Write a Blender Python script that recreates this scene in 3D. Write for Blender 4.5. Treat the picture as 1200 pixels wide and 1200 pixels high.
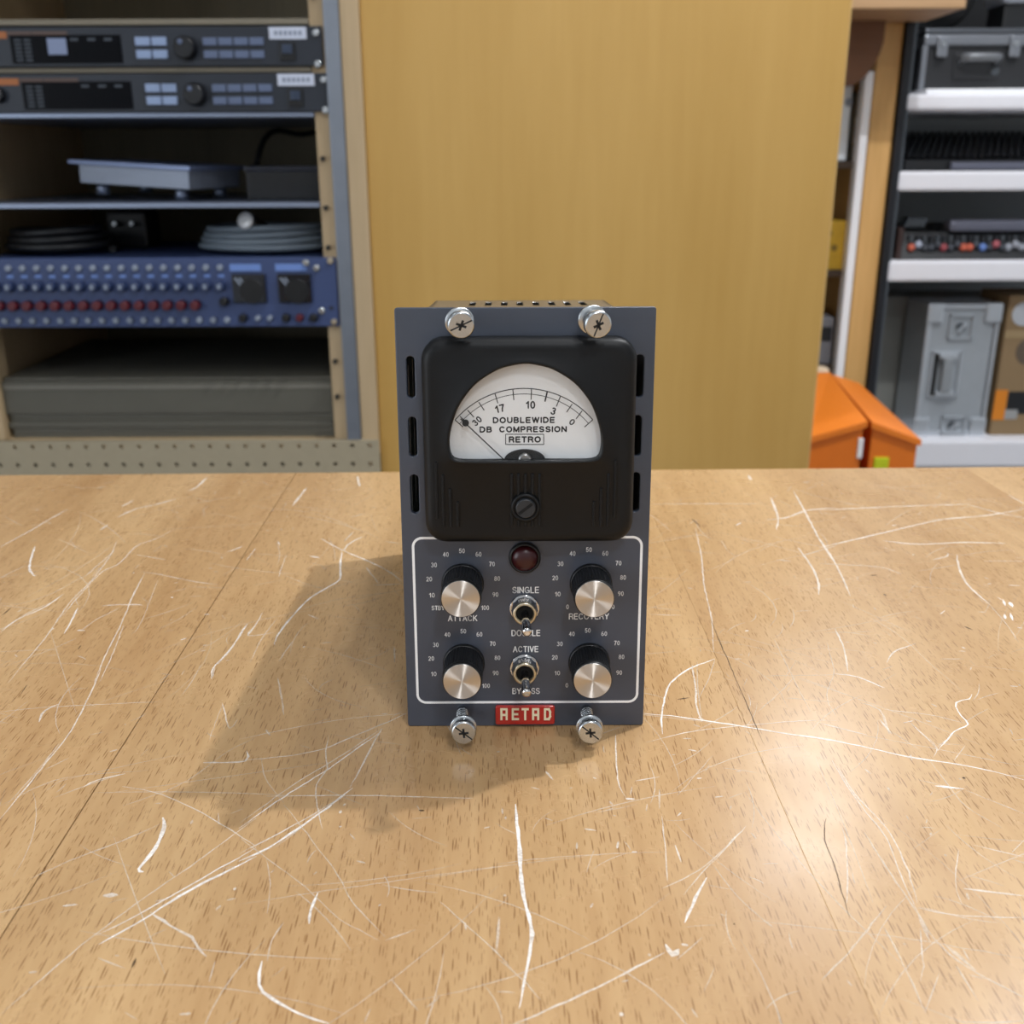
import bpy, bmesh, math, random
from mathutils import Vector, Matrix
random.seed(7)
for o in list(bpy.data.objects): bpy.data.objects.remove(o, do_unlink=True)
SC = bpy.context.scene
COL = SC.collection
R = math.radians

# ---------------------------------------------------------------- camera
# origin: on the table top straight below the lens; X right, Y away, Z up (metres)
F = 1200.0
PITCH, ROLL, CAMH = 0.33098482, -0.00415368, 0.17349981
_f = Vector((0, math.cos(PITCH), -math.sin(PITCH)))
_u0 = Vector((0, math.sin(PITCH), math.cos(PITCH)))
_r0 = Vector((1, 0, 0))
_r = _r0*math.cos(ROLL) + _u0*math.sin(ROLL)
_u = _u0*math.cos(ROLL) - _r0*math.sin(ROLL)
CAMP = Vector((0, 0, CAMH))
cd = bpy.data.cameras.new('camera'); cam = bpy.data.objects.new('camera', cd); COL.objects.link(cam)
cd.sensor_width = 36.0; cd.sensor_fit = 'HORIZONTAL'; cd.lens = 36.0*F/1200.0
cd.clip_start = 0.01; cd.clip_end = 50
cam.matrix_world = Matrix(((_r.x, _u.x, -_f.x, 0), (_r.y, _u.y, -_f.y, 0), (_r.z, _u.z, -_f.z, CAMH), (0, 0, 0, 1)))
cd.dof.use_dof = True; cd.dof.focus_distance = 0.322; cd.dof.aperture_fstop = 20.0
SC.camera = cam

# ---------------------------------------------------------------- world, exposure
w = bpy.data.worlds.new('world'); SC.world = w; w.use_nodes = True
w.node_tree.nodes['Background'].inputs[0].default_value = (0.9, 0.93, 1.0, 1)
w.node_tree.nodes['Background'].inputs[1].default_value = 1.0
vs = SC.view_settings
vs.view_transform = 'Standard'; vs.look = 'None'; vs.gamma = 1.0; vs.use_curve_mapping = False
vs.exposure = -0.22
CEIL = 1.70; FLOOR = -0.90
# ceiling lamps: (x, y, radius, watts, kind)
SPOTS = [(0.74, 0.86, 0.024, 24), (0.42, 0.72, 0.035, 5), (0.33, -0.24, 0.04, 6), (0.89, 2.60, 0.06, 16)]
PANELS = [(1.15, 1.55, 0.30, 16.0), (-0.9, 0.1, 0.30, 1.2), (0.4, -1.15, 0.30, 14.0), (-0.3, 2.9, 0.30, 3.0)]
DAYLIGHT = 21.0

# ---------------------------------------------------------------- pixel helpers
def ray(px, py): return _f + _r*((px-600)/F) - _u*((py-600)/F)
def on_table(px, py, z=0.0):
    d = ray(px, py); return CAMP + d*((z-CAMH)/d.z)
def at(px, py, Y):
    d = ray(px, py); return CAMP + d*(Y/d.y)
def depth(p): return (Vector(p)-CAMP).dot(_f)

# ---------------------------------------------------------------- materials
def srgb(h):
    h = h.lstrip('#'); c = [int(h[i:i+2], 16)/255 for i in (0, 2, 4)]
    return tuple([(v/12.92 if v <= 0.04045 else ((v+0.055)/1.055)**2.4) for v in c] + [1.0])
MATS = {}
def M(name, hexc, rough=0.5, metal=0.0, var=0.06, scale=60.0, emit=0.0, coat=0.0, bump=0.0, spec=0.5):
    if name in MATS: return MATS[name]
    m = bpy.data.materials.new(name); m.use_nodes = True; nt = m.node_tree; N = nt.nodes; L = nt.links
    b = N['Principled BSDF']; c = srgb(hexc)
    tc = N.new('ShaderNodeTexCoord'); nz = N.new('ShaderNodeTexNoise'); nz.inputs['Scale'].default_value = scale
    nz.inputs['Detail'].default_value = 4
    L.new(tc.outputs['Object'], nz.inputs['Vector'])
    mx = N.new('ShaderNodeMix'); mx.data_type = 'RGBA'
    mx.inputs['A'].default_value = tuple([v*(1-var) for v in c[:3]]+[1]); mx.inputs['B'].default_value = tuple([min(1, v*(1+var)) for v in c[:3]]+[1])
    L.new(nz.outputs['Fac'], mx.inputs['Factor']); L.new(mx.outputs['Result'], b.inputs['Base Color'])
    b.inputs['Roughness'].default_value = rough; b.inputs['Metallic'].default_value = metal
    b.inputs['Coat Weight'].default_value = coat; b.inputs['Specular IOR Level'].default_value = spec
    if emit:
        b.inputs['Emission Color'].default_value = c; b.inputs['Emission Strength'].default_value = emit
    if bump:
        bp = N.new('ShaderNodeBump'); bp.inputs['Strength'].default_value = bump; bp.inputs['Distance'].default_value = 0.0005
        L.new(nz.outputs['Fac'], bp.inputs['Height']); L.new(bp.outputs['Normal'], b.inputs['Normal'])
    MATS[name] = m; return m

def wood(name, dark, light, axis='Z', stretch=14.0, scale=9.0, rough=0.45, fleck=False, seed=0.0, streak=0.5, bumpk=0.05, spec=0.5):
    """long-grained wood; axis = grain direction in object space"""
    if name in MATS: return MATS[name]
    m = bpy.data.materials.new(name); m.use_nodes = True; nt = m.node_tree; N = nt.nodes; L = nt.links
    b = N['Principled BSDF']
    tc = N.new('ShaderNodeTexCoord'); oi = N.new('ShaderNodeObjectInfo')
    ad = N.new('ShaderNodeVectorMath'); ad.operation = 'MULTIPLY_ADD'
    ad.inputs[1].default_value = (1, 1, 1)
    cb = N.new('ShaderNodeCombineXYZ'); mu = N.new('ShaderNodeMath'); mu.operation = 'MULTIPLY'; mu.inputs[1].default_value = 7.3
    L.new(oi.outputs['Random'], mu.inputs[0])
    for i in range(3): L.new(mu.outputs[0], cb.inputs[i])
    L.new(tc.outputs['Object'], ad.inputs[0]); L.new(cb.outputs[0], ad.inputs[2])
    def stretched(sc, st):
        mp = N.new('ShaderNodeMapping'); s = [sc, sc, sc]; s['XYZ'.index(axis)] = sc/st
        mp.inputs['Scale'].default_value = s; mp.inputs['Location'].default_value = (seed, seed*2, seed*3)
        L.new(ad.outputs[0], mp.inputs['Vector']); return mp
    n1 = N.new('ShaderNodeTexNoise'); n1.inputs['Scale'].default_value = 1; n1.inputs['Detail'].default_value = 5; n1.inputs['Distortion'].default_value = 0.4
    L.new(stretched(scale, stretch).outputs[0], n1.inputs['Vector'])
    n2 = N.new('ShaderNodeTexNoise'); n2.inputs['Scale'].default_value = 1; n2.inputs['Detail'].default_value = 6
    L.new(stretched(scale*12, stretch*1.4).outputs[0], n2.inputs['Vector'])
    mxf = N.new('ShaderNodeMath'); mxf.operation = 'MULTIPLY_ADD'; mxf.inputs[1].default_value = streak
    L.new(n2.outputs['Fac'], mxf.inputs[0]); L.new(n1.outputs['Fac'], mxf.inputs[2])
    rp = N.new('ShaderNodeMapRange'); rp.inputs['From Min'].default_value = 0.35+streak*0.3; rp.inputs['From Max'].default_value = 0.65+streak*0.7
    L.new(mxf.outputs[0], rp.inputs['Value'])
    mx = N.new('ShaderNodeMix'); mx.data_type = 'RGBA'; mx.inputs['A'].default_value = srgb(dark); mx.inputs['B'].default_value = srgb(light)
    L.new(rp.outputs[0], mx.inputs['Factor'])
    out = mx.outputs['Result']; hgt = n2.outputs['Fac']
    if fleck:
        def flecks(cw, cl, thr, colour, amount, prev):
            vo = N.new('ShaderNodeTexVoronoi'); vo.feature = 'F1'; vo.inputs['Scale'].default_value = 1; vo.voronoi_dimensions = '2D'
            mp = N.new('ShaderNodeMapping'); mp.inputs['Scale'].default_value = (1/cw, 1/cl, 1); mp.inputs['Location'].default_value = (cw*911, cl*137, 0)
            L.new(ad.outputs[0], mp.inputs['Vector']); L.new(mp.outputs[0], vo.inputs['Vector'])
            # size varies from cell to cell
            sp = N.new('ShaderNodeSeparateColor'); L.new(vo.outputs['Color'], sp.inputs[0])
            sz = N.new('ShaderNodeMapRange'); sz.inputs['From Min'].default_value = 0.2; sz.inputs['From Max'].default_value = 1.0; sz.inputs['To Max'].default_value = thr; L.new(sp.outputs[0], sz.inputs['Value'])
            df = N.new('ShaderNodeMath'); df.operation = 'SUBTRACT'; L.new(sz.outputs[0], df.inputs[0]); L.new(vo.outputs['Distance'], df.inputs[1])
            k = N.new('ShaderNodeMapRange'); k.inputs['From Min'].default_value = 0; k.inputs['From Max'].default_value = thr*0.35
            k.inputs['To Max'].default_value = amount
            L.new(df.outputs[0], k.inputs['Value'])
            x = N.new('ShaderNodeMix'); x.data_type = 'RGBA'; x.inputs['B'].default_value = srgb(colour)
            L.new(k.outputs[0], x.inputs['Factor']); L.new(prev, x.inputs['A'])
            return x.outputs['Result'], k.outputs[0]
        out, k1 = flecks(0.00085, 0.0105, 0.31, '#7c5530', 0.68, out)
        out, k2 = flecks(0.0006, 0.0060, 0.27, '#8a6238', 0.6, out)
        # gloss worn unevenly
        n3 = N.new('ShaderNodeTexNoise'); n3.inputs['Scale'].default_value = 26; n3.inputs['Detail'].default_value = 6
        L.new(tc.outputs['Object'], n3.inputs['Vector'])
        rr = N.new('ShaderNodeMapRange'); rr.inputs['To Min'].default_value = rough-0.08; rr.inputs['To Max'].default_value = rough+0.12
        L.new(n3.outputs['Fac'], rr.inputs['Value']); L.new(rr.outputs[0], b.inputs['Roughness'])
    else:
        b.inputs['Roughness'].default_value = rough
    L.new(out, b.inputs['Base Color'])
    b.inputs['Specular IOR Level'].default_value = spec
    bp = N.new('ShaderNodeBump'); bp.inputs['Strength'].default_value = bumpk; bp.inputs['Distance'].default_value = 0.0004
    L.new(hgt, bp.inputs['Height']); L.new(bp.outputs['Normal'], b.inputs['Normal'])
    MATS[name] = m; return m

def scratch_mat(name, hexc, alpha, rough=0.6):
    m = bpy.data.materials.new(name); m.use_nodes = True; nt = m.node_tree; N = nt.nodes; L = nt.links
    b = N['Principled BSDF']; b.inputs['Base Color'].default_value = srgb(hexc); b.inputs['Roughness'].default_value = rough
    tc = N.new('ShaderNodeTexCoord'); n = N.new('ShaderNodeTexNoise'); n.inputs['Scale'].default_value = 900; n.inputs['Detail'].default_value = 3
    n2 = N.new('ShaderNodeTexNoise'); n2.inputs['Scale'].default_value = 120; n2.inputs['Detail'].default_value = 3
    L.new(tc.outputs['Object'], n.inputs['Vector']); L.new(tc.outputs['Object'], n2.inputs['Vector'])
    s = N.new('ShaderNodeMath'); s.operation = 'ADD'; L.new(n.outputs['Fac'], s.inputs[0]); L.new(n2.outputs['Fac'], s.inputs[1])
    k = N.new('ShaderNodeMapRange'); k.inputs['From Min'].default_value = 0.7; k.inputs['From Max'].default_value = 1.2
    k.inputs['To Min'].default_value = alpha*0.5; k.inputs['To Max'].default_value = alpha
    L.new(s.outputs[0], k.inputs['Value']); L.new(k.outputs[0], b.inputs['Alpha'])
    return m

# ---------------------------------------------------------------- objects
def setp(o, label=None, cat=None, group=None, kind=None):
    for k, v in (('label', label), ('category', cat), ('group', group), ('kind', kind)):
        if v: o[k] = v
    return o
def thing(name, label, cat, loc=(0, 0, 0), rot=(0, 0, 0), group=None, kind=None):
    e = bpy.data.objects.new(name, None); e.empty_display_size = 0.02
    COL.objects.link(e); e.location = loc; e.rotation_euler = rot
    return setp(e, label, cat, group, kind)
def basis(o):
    m = Matrix.Identity(4)
    while o is not None:
        m = (Matrix.Translation(o.location) @ o.rotation_euler.to_matrix().to_4x4()) @ m; o = o.parent
    return m

class MB:
    """collects shapes, builds ONE mesh object"""
    def __init__(s): s.v = []; s.f = []; s.sm = []
    def raw(s, v, f, smooth=False):
        k = len(s.v); s.v += [Vector(p) for p in v]; s.f += [tuple(i+k for i in q) for q in f]; s.sm += [smooth]*len(f); return s
    def box(s, a, b, bev=0.0, rot=None, piv=None):
        a = Vector(a); b = Vector(b)
        lo = Vector((min(a.x, b.x), min(a.y, b.y), min(a.z, b.z))); hi = Vector((max(a.x, b.x), max(a.y, b.y), max(a.z, b.z)))
        bm = bmesh.new(); bmesh.ops.create_cube(bm, size=1.0)
        c = (lo+hi)/2; d = hi-lo
        for v in bm.verts: v.co = Vector((v.co.x*d.x, v.co.y*d.y, v.co.z*d.z))+c
        if bev > 0:
            bev = min(bev, min(d)*0.45)
            bmesh.ops.bevel(bm, geom=bm.edges[:], offset=bev, segments=2, profile=0.6, affect='EDGES')
        if rot is not None:
            p = Vector(piv) if piv is not None else c
            for v in bm.verts: v.co = rot @ (v.co-p) + p
        bm.verts.index_update()
        s.raw([v.co.copy() for v in bm.verts], [[v.index for v in f.verts] for f in bm.faces]); bm.free(); return s
    def lathe(s, prof, c, axis, n=32, smooth=True, caps=True):
        """prof: list of (radius, offset along axis)"""
        axis = Vector(axis).normalized(); t = Vector((0, 0, 1)) if abs(axis.z) < 0.9 else Vector((1, 0, 0))
        e1 = axis.cross(t).normalized(); e2 = axis.cross(e1).normalized(); c = Vector(c)
        vs_, fs = [], []
        for (r, h) in prof:
            for i in range(n):
                a = 2*math.pi*i/n; vs_.append(c+axis*h+e1*(r*math.cos(a))+e2*(r*math.sin(a)))
        for j in range(len(prof)-1):
            for i in range(n):
                fs.append((j*n+i, j*n+(i+1) % n, (j+1)*n+(i+1) % n, (j+1)*n+i))
        s.raw(vs_, fs, smooth)
        if caps:
            k = len(s.v)-len(vs_)
            s.f.append(tuple(k+i for i in reversed(range(n)))); s.sm.append(False)
            s.f.append(tuple(k+(len(prof)-1)*n+i for i in range(n))); s.sm.append(False)
        return s
    def tube(s, pts, r, n=8, closed=False):
        pts = [Vector(p) for p in pts]; m = len(pts); vs_, fs = [], []
        rr = r if isinstance(r, (list, tuple)) else [r]*m
        up = Vector((0.03, 0.05, 1)).normalized()
        for i, p in enumerate(pts):
            a = pts[i-1] if (i > 0 or closed) else p; b = pts[(i+1) % m] if (i < m-1 or closed) else p
            t = (b-a).normalized(); e1 = t.cross(up)
            if e1.length < 1e-3: e1 = t.cross(Vector((1, 0, 0)))
            e1.normalize(); e2 = t.cross(e1)
            for k in range(n):
                q = 2*math.pi*k/n; vs_.append(p+e1*(rr[i]*math.cos(q))+e2*(rr[i]*math.sin(q)))
        for j in range(m if closed else m-1):
            for k in range(n):
                j2 = (j+1) % m; fs.append((j*n+k, j*n+(k+1) % n, j2*n+(k+1) % n, j2*n+k))
        s.raw(vs_, fs, True)
        if not closed:
            k0 = len(s.v)-len(vs_)
            s.f.append(tuple(k0+i for i in reversed(range(n)))); s.sm.append(False)
            s.f.append(tuple(k0+(m-1)*n+i for i in range(n))); s.sm.append(False)
        return s
    def prism(s, poly, off):
        """poly: planar list of points, off: extrusion vector"""
        n = len(poly); off = Vector(off); p = [Vector(q) for q in poly]
        s.raw(p+[q+off for q in p], [tuple(range(n)), tuple(reversed(range(n, 2*n)))]+[(i, i+n, (i+1) % n+n, (i+1) % n) for i in range(n)]); return s
    def build(s, name, mat, parent=None, world=False, **kw):
        vs_ = s.v
        if world and parent is not None:
            inv = basis(parent).inverted(); vs_ = [inv @ v for v in vs_]
        me = bpy.data.meshes.new(name); me.from_pydata([tuple(v) for v in vs_], [], s.f)
        me.polygons.foreach_set('use_smooth', s.sm)
        bm = bmesh.new(); bm.from_mesh(me); bmesh.ops.recalc_face_normals(bm, faces=bm.faces[:]); bm.to_mesh(me); bm.free()
        me.materials.append(mat); me.update()
        o = bpy.data.objects.new(name, me); COL.objects.link(o)
        if parent is not None: o.parent = parent
        return setp(o, **kw)
def mesh_thing(name, mb, mat, base, label, cat, group=None):
    """a thing that is a single mesh, with its origin at its base"""
    b = Vector(base); mb.v = [v-b for v in mb.v]
    o = mb.build(name, mat); o.location = b
    return setp(o, label, cat, group)
def add_mesh(name, me, mat, parent):
    me.materials.clear(); me.materials.append(mat)
    o = bpy.data.objects.new(name, me); COL.objects.link(o); o.parent = parent; return o
def eval_curve(cu):
    o = bpy.data.objects.new('tmp', cu); COL.objects.link(o); bpy.context.view_layer.update()
    me = bpy.data.meshes.new_from_object(o.evaluated_get(bpy.context.evaluated_depsgraph_get()))
    bpy.data.objects.remove(o, do_unlink=True); bpy.data.curves.remove(cu); return me
S90 = Matrix(((1, 0, 0), (0, 0, 1), (0, 1, 0)))      # flat (x, y, h) -> (x, h, y): up-plane facing -Y when h negative
def plate(outlines, thick, bev=0.0, flip=True):
    """flat plate with holes: outlines = [outer, hole, ...] as (x, z) lists; front at y = 0, back at y = thick"""
    cu = bpy.data.curves.new('tmp', 'CURVE'); cu.dimensions = '2D'; cu.fill_mode = 'BOTH'
    cu.extrude = thick/2-bev; cu.bevel_depth = bev; cu.bevel_resolution = 1; cu.offset = -bev
    for ol in outlines:
        sp = cu.splines.new('POLY'); sp.points.add(len(ol)-1); sp.use_cyclic_u = True
        for p, q in zip(sp.points, ol): p.co = (q[0], q[1], 0, 1)
    me = eval_curve(cu)
    for v in me.vertices:
        x, z, h = v.co; v.co = (x, h+thick/2, z)
    bm = bmesh.new(); bm.from_mesh(me); bmesh.ops.remove_doubles(bm, verts=bm.verts[:], dist=1e-7); bmesh.ops.recalc_face_normals(bm, faces=bm.faces[:]); bm.to_mesh(me); bm.free()
    me.update(); return me
def rrect(x0, z0, x1, z1, r, n=6):
    out = []
    for cx, cz, a0 in ((x1-r, z1-r, 0), (x0+r, z1-r, 90), (x0+r, z0+r, 180), (x1-r, z0+r, 270)):
        for i in range(n+1):
            a = R(a0+90*i/n); out.append((cx+r*math.cos(a), cz+r*math.sin(a)))
    return out
def circle(cx, cz, r, n=16): return [(cx+r*math.cos(2*math.pi*i/n), cz+r*math.sin(2*math.pi*i/n)) for i in range(n)]

# ---- plain grotesque letters drawn as strokes
def _ell(cx, cy, rx, ry, a0, a1, n=14): return [(cx+rx*math.cos(R(a0+(a1-a0)*i/n)), cy+ry*math.sin(R(a0+(a1-a0)*i/n))) for i in range(n+1)]
GLYPH = {
 'A': (.70, [[(0, 0), (.5, 1), (1, 0)], [(.17, .34), (.83, .34)]]),
 'B': (.60, [[(0, .53), (.6, .53)]+_ell(.6, .265, .4, .265, 90, -90)+[(0, 0), (0, 1), (.57, 1)]+_ell(.57, .765, .37, .235, 90, -90)]),
 'C': (.70, [_ell(.5, .5, .5, .5, 42, 318, 22)]), 'D': (.66, [[(0, 0), (0, 1), (.4, 1)]+_ell(.4, .5, .6, .5, 90, -90)+[(0, 0)]]),
 'E': (.56, [[(1, 1), (0, 1), (0, 0), (1, 0)], [(0, .52), (.92, .52)]]),
 'G': (.74, [_ell(.5, .5, .5, .5, 45, 325, 22), [(.55, .45), (1, .45), (1, .05)]]), 'I': (.02, [[(.5, 0), (.5, 1)]]),
 'K': (.64, [[(0, 0), (0, 1)], [(.95, 1), (0, .36)], [(.35, .6), (1, 0)]]), 'L': (.50, [[(0, 1), (0, 0), (1, 0)]]),
 'M': (.76, [[(0, 0), (0, 1), (.5, .05), (1, 1), (1, 0)]]), 'N': (.64, [[(0, 0), (0, 1), (1, 0), (1, 1)]]),
 'O': (.76, [_ell(.5, .5, .5, .5, 0, 360, 30)]), 'P': (.60, [[(0, 0), (0, 1), (.6, 1)]+_ell(.6, .73, .4, .27, 90, -90)+[(0, .46)]]),
 'R': (.64, [[(0, 0), (0, 1), (.6, 1)]+_ell(.6, .75, .38, .25, 90, -90)+[(0, .5)], [(.55, .5), (.85, .38), (1, 0)]]),
 'S': (.62, [_ell(.5, .745, .46, .255, 25, 250, 14)+[(.62, .46)]+_ell(.5, .26, .5, .26, 60, -155, 14)]),
 'T': (.60, [[(0, 1), (1, 1)], [(.5, 1), (.5, 0)]]), 'U': (.64, [[(0, 1)]+_ell(.5, .38, .5, .38, 180, 360)+[(1, 1)]]),
 'V': (.66, [[(0, 1), (.5, 0), (1, 1)]]), 'W': (.95, [[(0, 1), (.25, 0), (.5, 1), (.75, 0), (1, 1)]]), 'Y': (.66, [[(0, 1), (.5, .44), (1, 1)], [(.5, .44), (.5, 0)]]),
 '0': (.46, [_ell(.5, .5, .5, .5, 0, 360, 24)]), '1': (.24, [[(0, .74), (.5, .82), (.95, 1), (.95, 0)]]),
 '2': (.46, [_ell(.5, .72, .48, .28, 165, -30)+[(0, 0), (1, 0)]]),
 '3': (.46, [_ell(.48, .755, .42, .245, 150, -90)+_ell(.48, .26, .5, .26, 90, -155)]),
 '4': (.48, [[(.74, 0), (.74, 1), (0, .3), (1, .3)]]), '5': (.46, [[(.92, 1), (.18, 1), (.06, .5)]+_ell(.48, .32, .5, .32, 135, -150)]),
 '6': (.48, [_ell(.5, .29, .5, .29, 0, 360, 20), _ell(.75, .4, .75, .6, 180, 98, 10)]), '7': (.46, [[(0, 1), (1, 1), (.55, .5), (.36, 0)]]),
 '8': (.48, [_ell(.5, .76, .40, .24, 0, 360, 18), _ell(.5, .26, .5, .26, 0, 360, 18)]), '9': (.48, [_ell(.5, .71, .5, .29, 0, 360, 20), _ell(.25, .6, .75, .6, 0, -82, 10)])}
def text_mesh(body, x, y, z, w=None, h=None, rot=0.0, bold=0.0, depth=0.00004):
    """lettering in the XZ plane facing -Y, centred on (x, z), just in front of y; bold = stroke / height"""
    sw = bold or 0.13; cur = 0.0; segs = []
    for ch in body:
        gw, st = GLYPH[ch]; gw = max(gw, 0.001)
        for pl in st: segs.append([(cur+sw/2+a*gw, sw/2+b*(1-sw)) for a, b in pl])
        cur += gw+sw+0.14
    W = cur-0.14; sy = h; sx = w/W if w else sy; c, s_ = math.cos(rot), math.sin(rot)
    vs_, fs = [], []
    def put(a, b):
        a = (a-W/2)*sx; b = (b-0.5)*sy; vs_.append((x+a*c-b*s_, y-depth, z+a*s_+b*c))
    for pl in segs:
        for p in pl:
            k = len(vs_)
            for i in range(8): put(p[0]+sw/2*math.cos(i*math.pi/4)*sy/sx, p[1]+sw/2*math.sin(i*math.pi/4))
            fs.append(tuple(range(k, k+8)))
        for (a, b), (a2, b2) in zip(pl, pl[1:]):
            dx, dy = (a2-a)*sx, (b2-b)*sy; l = math.hypot(dx, dy)
            if l < 1e-9: continue
            nx, ny = -dy/l*sw/2*sy/sx, dx/l*sw/2; k = len(vs_)
            put(a+nx, b+ny); put(a2+nx, b2+ny); put(a2-nx, b2-ny); put(a-nx, b-ny); fs.append((k, k+1, k+2, k+3))
    me = bpy.data.meshes.new('lettering'); me.from_pydata(vs_, [], fs); me.update(); return me

# ================================================================ the room
XL, XR, YN, YF = -1.9, 2.3, -1.6, 3.5
m_wall = M('wall_paint', '#d2d4d6', 0.8, var=0.03, scale=8)
m_floor = M('floor_vinyl', '#7f7f80', 0.5, var=0.1, scale=5)
m_ceil = M('ceiling_paint', '#dcdde0', 0.85, var=0.02, scale=8)
MB().box((XL, YN, FLOOR-0.05), (XR, YF, FLOOR)).build('floor', m_floor, kind='structure')
MB().box((XL, YN, CEIL), (XR, YF, CEIL+0.05)).build('ceiling', m_ceil, kind='structure')
WY0, WY1, WZ0, WZ1 = -1.45, -0.25, -0.15, 1.15
MB().box((XL-0.05, YN, FLOOR), (XL, WY0, CEIL)).box((XL-0.05, WY1, FLOOR), (XL, YF, CEIL)).box((XL-0.05, WY0, FLOOR), (XL, WY1, WZ0)).box((XL-0.05, WY0, WZ1), (XL, WY1, CEIL)).build('wall_left', m_wall, kind='structure')
wf = MB()
for a, b in (((WY0, WZ0), (WY1, WZ0+0.05)), ((WY0, WZ1-0.05), (WY1, WZ1)), ((WY0, WZ0+0.05), (WY0+0.05, WZ1-0.05)), ((WY1-0.05, WZ0+0.05), (WY1, WZ1-0.05)), (((WY0+WY1)/2-0.025, WZ0+0.05), ((WY0+WY1)/2+0.025, WZ1-0.05))):
    wf.box((XL-0.045, a[0], a[1]), (XL-0.005, b[0], b[1]))
wf.build('window_1', M('window_frame', '#e4e4e2', 0.4), kind='structure')
dl = bpy.data.lights.new('daylight', 'AREA'); dl.shape = 'RECTANGLE'; dl.size = 1.1; dl.size_y = 1.2; dl.energy = DAYLIGHT; dl.color = (0.86, 0.93, 1.0)
do = bpy.data.objects.new('daylight', dl); COL.objects.link(do); do.location = (XL-0.10, (WY0+WY1)/2, (WZ0+WZ1)/2); do.rotation_euler = (0, R(-90), 0)
MB().box((XR, YN, FLOOR), (XR+0.05, YF, CEIL)).build('wall_right', m_wall, kind='structure')
MB().box((XL, YF, FLOOR), (XR, YF+0.05, CEIL)).build('wall_back', m_wall, kind='structure')
MB().box((XL, YN-0.05, FLOOR), (XR, YN, CEIL)).build('wall_front', m_wall, kind='structure')

# ---------------------------------------------------------------- ceiling lamps
m_trim = M('lamp_trim', '#e8e8e6', 0.4); m_lens = M('lamp_lens', '#f6f8ff', 0.5, emit=6.0)
m_diff = M('lamp_diffuser', '#fbfaf6', 0.5, emit=3.0)
def lamp_light(parent, kind, size, power, z, colour=(0.97, 0.98, 1.0)):
    ld = bpy.data.lights.new('lamp_light', 'AREA'); ld.shape = kind; ld.size = size; ld.energy = power; ld.color = colour
    o = bpy.data.objects.new('lamp_light', ld); COL.objects.link(o); o.parent = parent; o.location = (0, 0, z)
SPOT_L = ['round ceiling downlight above the right of the table', 'round ceiling downlight above the back of the table', 'round ceiling downlight above the front of the table', 'round ceiling downlight behind the white shelves']
for i, (x, y, r, pw) in enumerate(SPOTS):
    t = thing('ceiling_downlight', SPOT_L[i], 'ceiling light', (x, y, CEIL), group='round ceiling downlights')
    MB().lathe([(r+0.02, 0.0), (r+0.02, -0.006), (r+0.004, -0.012), (r+0.001, -0.006), (r+0.001, 0.0)], (0, 0, 0), (0, 0, 1), 40, caps=False).build('trim_ring', m_trim, t)
    MB().lathe([(r+0.001, -0.0045), (r+0.001, -0.006)], (0, 0, 0), (0, 0, 1), 40).build('lens', m_lens, t)
    lamp_light(t, 'DISK', r*2, pw, -0.0135)
PANEL_L = ['square ceiling light panel above the white shelves', 'square ceiling light panel left of the table', 'square ceiling light panel right of the table front', 'square ceiling light panel behind the plywood board']
for i, (x, y, s, pw) in enumerate(PANELS):
    t = thing('ceiling_panel_light', PANEL_L[i], 'ceiling light', (x, y, CEIL), group='square ceiling light panels')
    h = s/2
    fr = MB()
    for a, b in (((-h-.02, -h-.02), (h+.02, -h)), ((-h-.02, h), (h+.02, h+.02)), ((-h-.02, -h), (-h, h)), ((h, -h), (h+.02, h))):
        fr.box((a[0], a[1], -0.012), (b[0], b[1], 0.0))
    fr.build('frame', m_trim, t)
    MB().box((-h, -h, -0.008), (h, h, -0.002)).build('diffuser', m_diff, t)
    lamp_light(t, 'SQUARE', s, pw, -0.0135, (0.93, 0.96, 1.0))

# ================================================================ the table
TYAW = R(0.83)
m_beech = wood('beech_top', '#b08a5e', '#c9a678', axis='Y', stretch=9, scale=22, rough=0.26, fleck=True, streak=0.55, spec=0.45)
m_beech_leg = wood('beech_leg', '#c09560', '#d8b07a', axis='Z', rough=0.45)
TX, TY = 0.0, 0.5793           # back edge passes here
table = thing('workbench', 'scratched beech wood table with many white scrapes', 'table', (0, 0.165, FLOOR), (0, 0, TYAW))
Tinv = basis(table).inverted()
back = (Tinv @ Vector((TX, TY, 0))).y; front = back-0.84; ztop = -FLOOR
seams = [-0.517, -0.319, -0.121, 0.0775, 0.275, 0.473, 0.671]
for k, (a, b) in enumerate(zip(seams[:-1], seams[1:])):
    g0 = 0.00022 if k == 2 else 0.00001; g1 = 0.00022 if k == 1 else 0.00001
    MB().box((a+g0, front, ztop-0.04), (b-g1, back, ztop), 0.0001).build('plank', m_beech, table)
ap = MB(); 
for a, b in (((-0.46, front+0.05), (0.62, front+0.07)), ((-0.46, back-0.07), (0.62, back-0.05)), ((-0.46, front+0.07), (-0.44, back-0.07)), ((0.60, front+0.07), (0.62, back-0.07))):
    ap.box((a[0], a[1], ztop-0.13), (b[0], b[1], ztop-0.0395))
ap.build('apron', m_beech_leg, table)
for x in (-0.44, 0.60):
    for y in (front+0.07, back-0.07):
        MB().box((x-0.03, y-0.03, 0), (x+0.03, y+0.03, ztop-0.0395), 0.003).build('leg', m_beech_leg, table)

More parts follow.
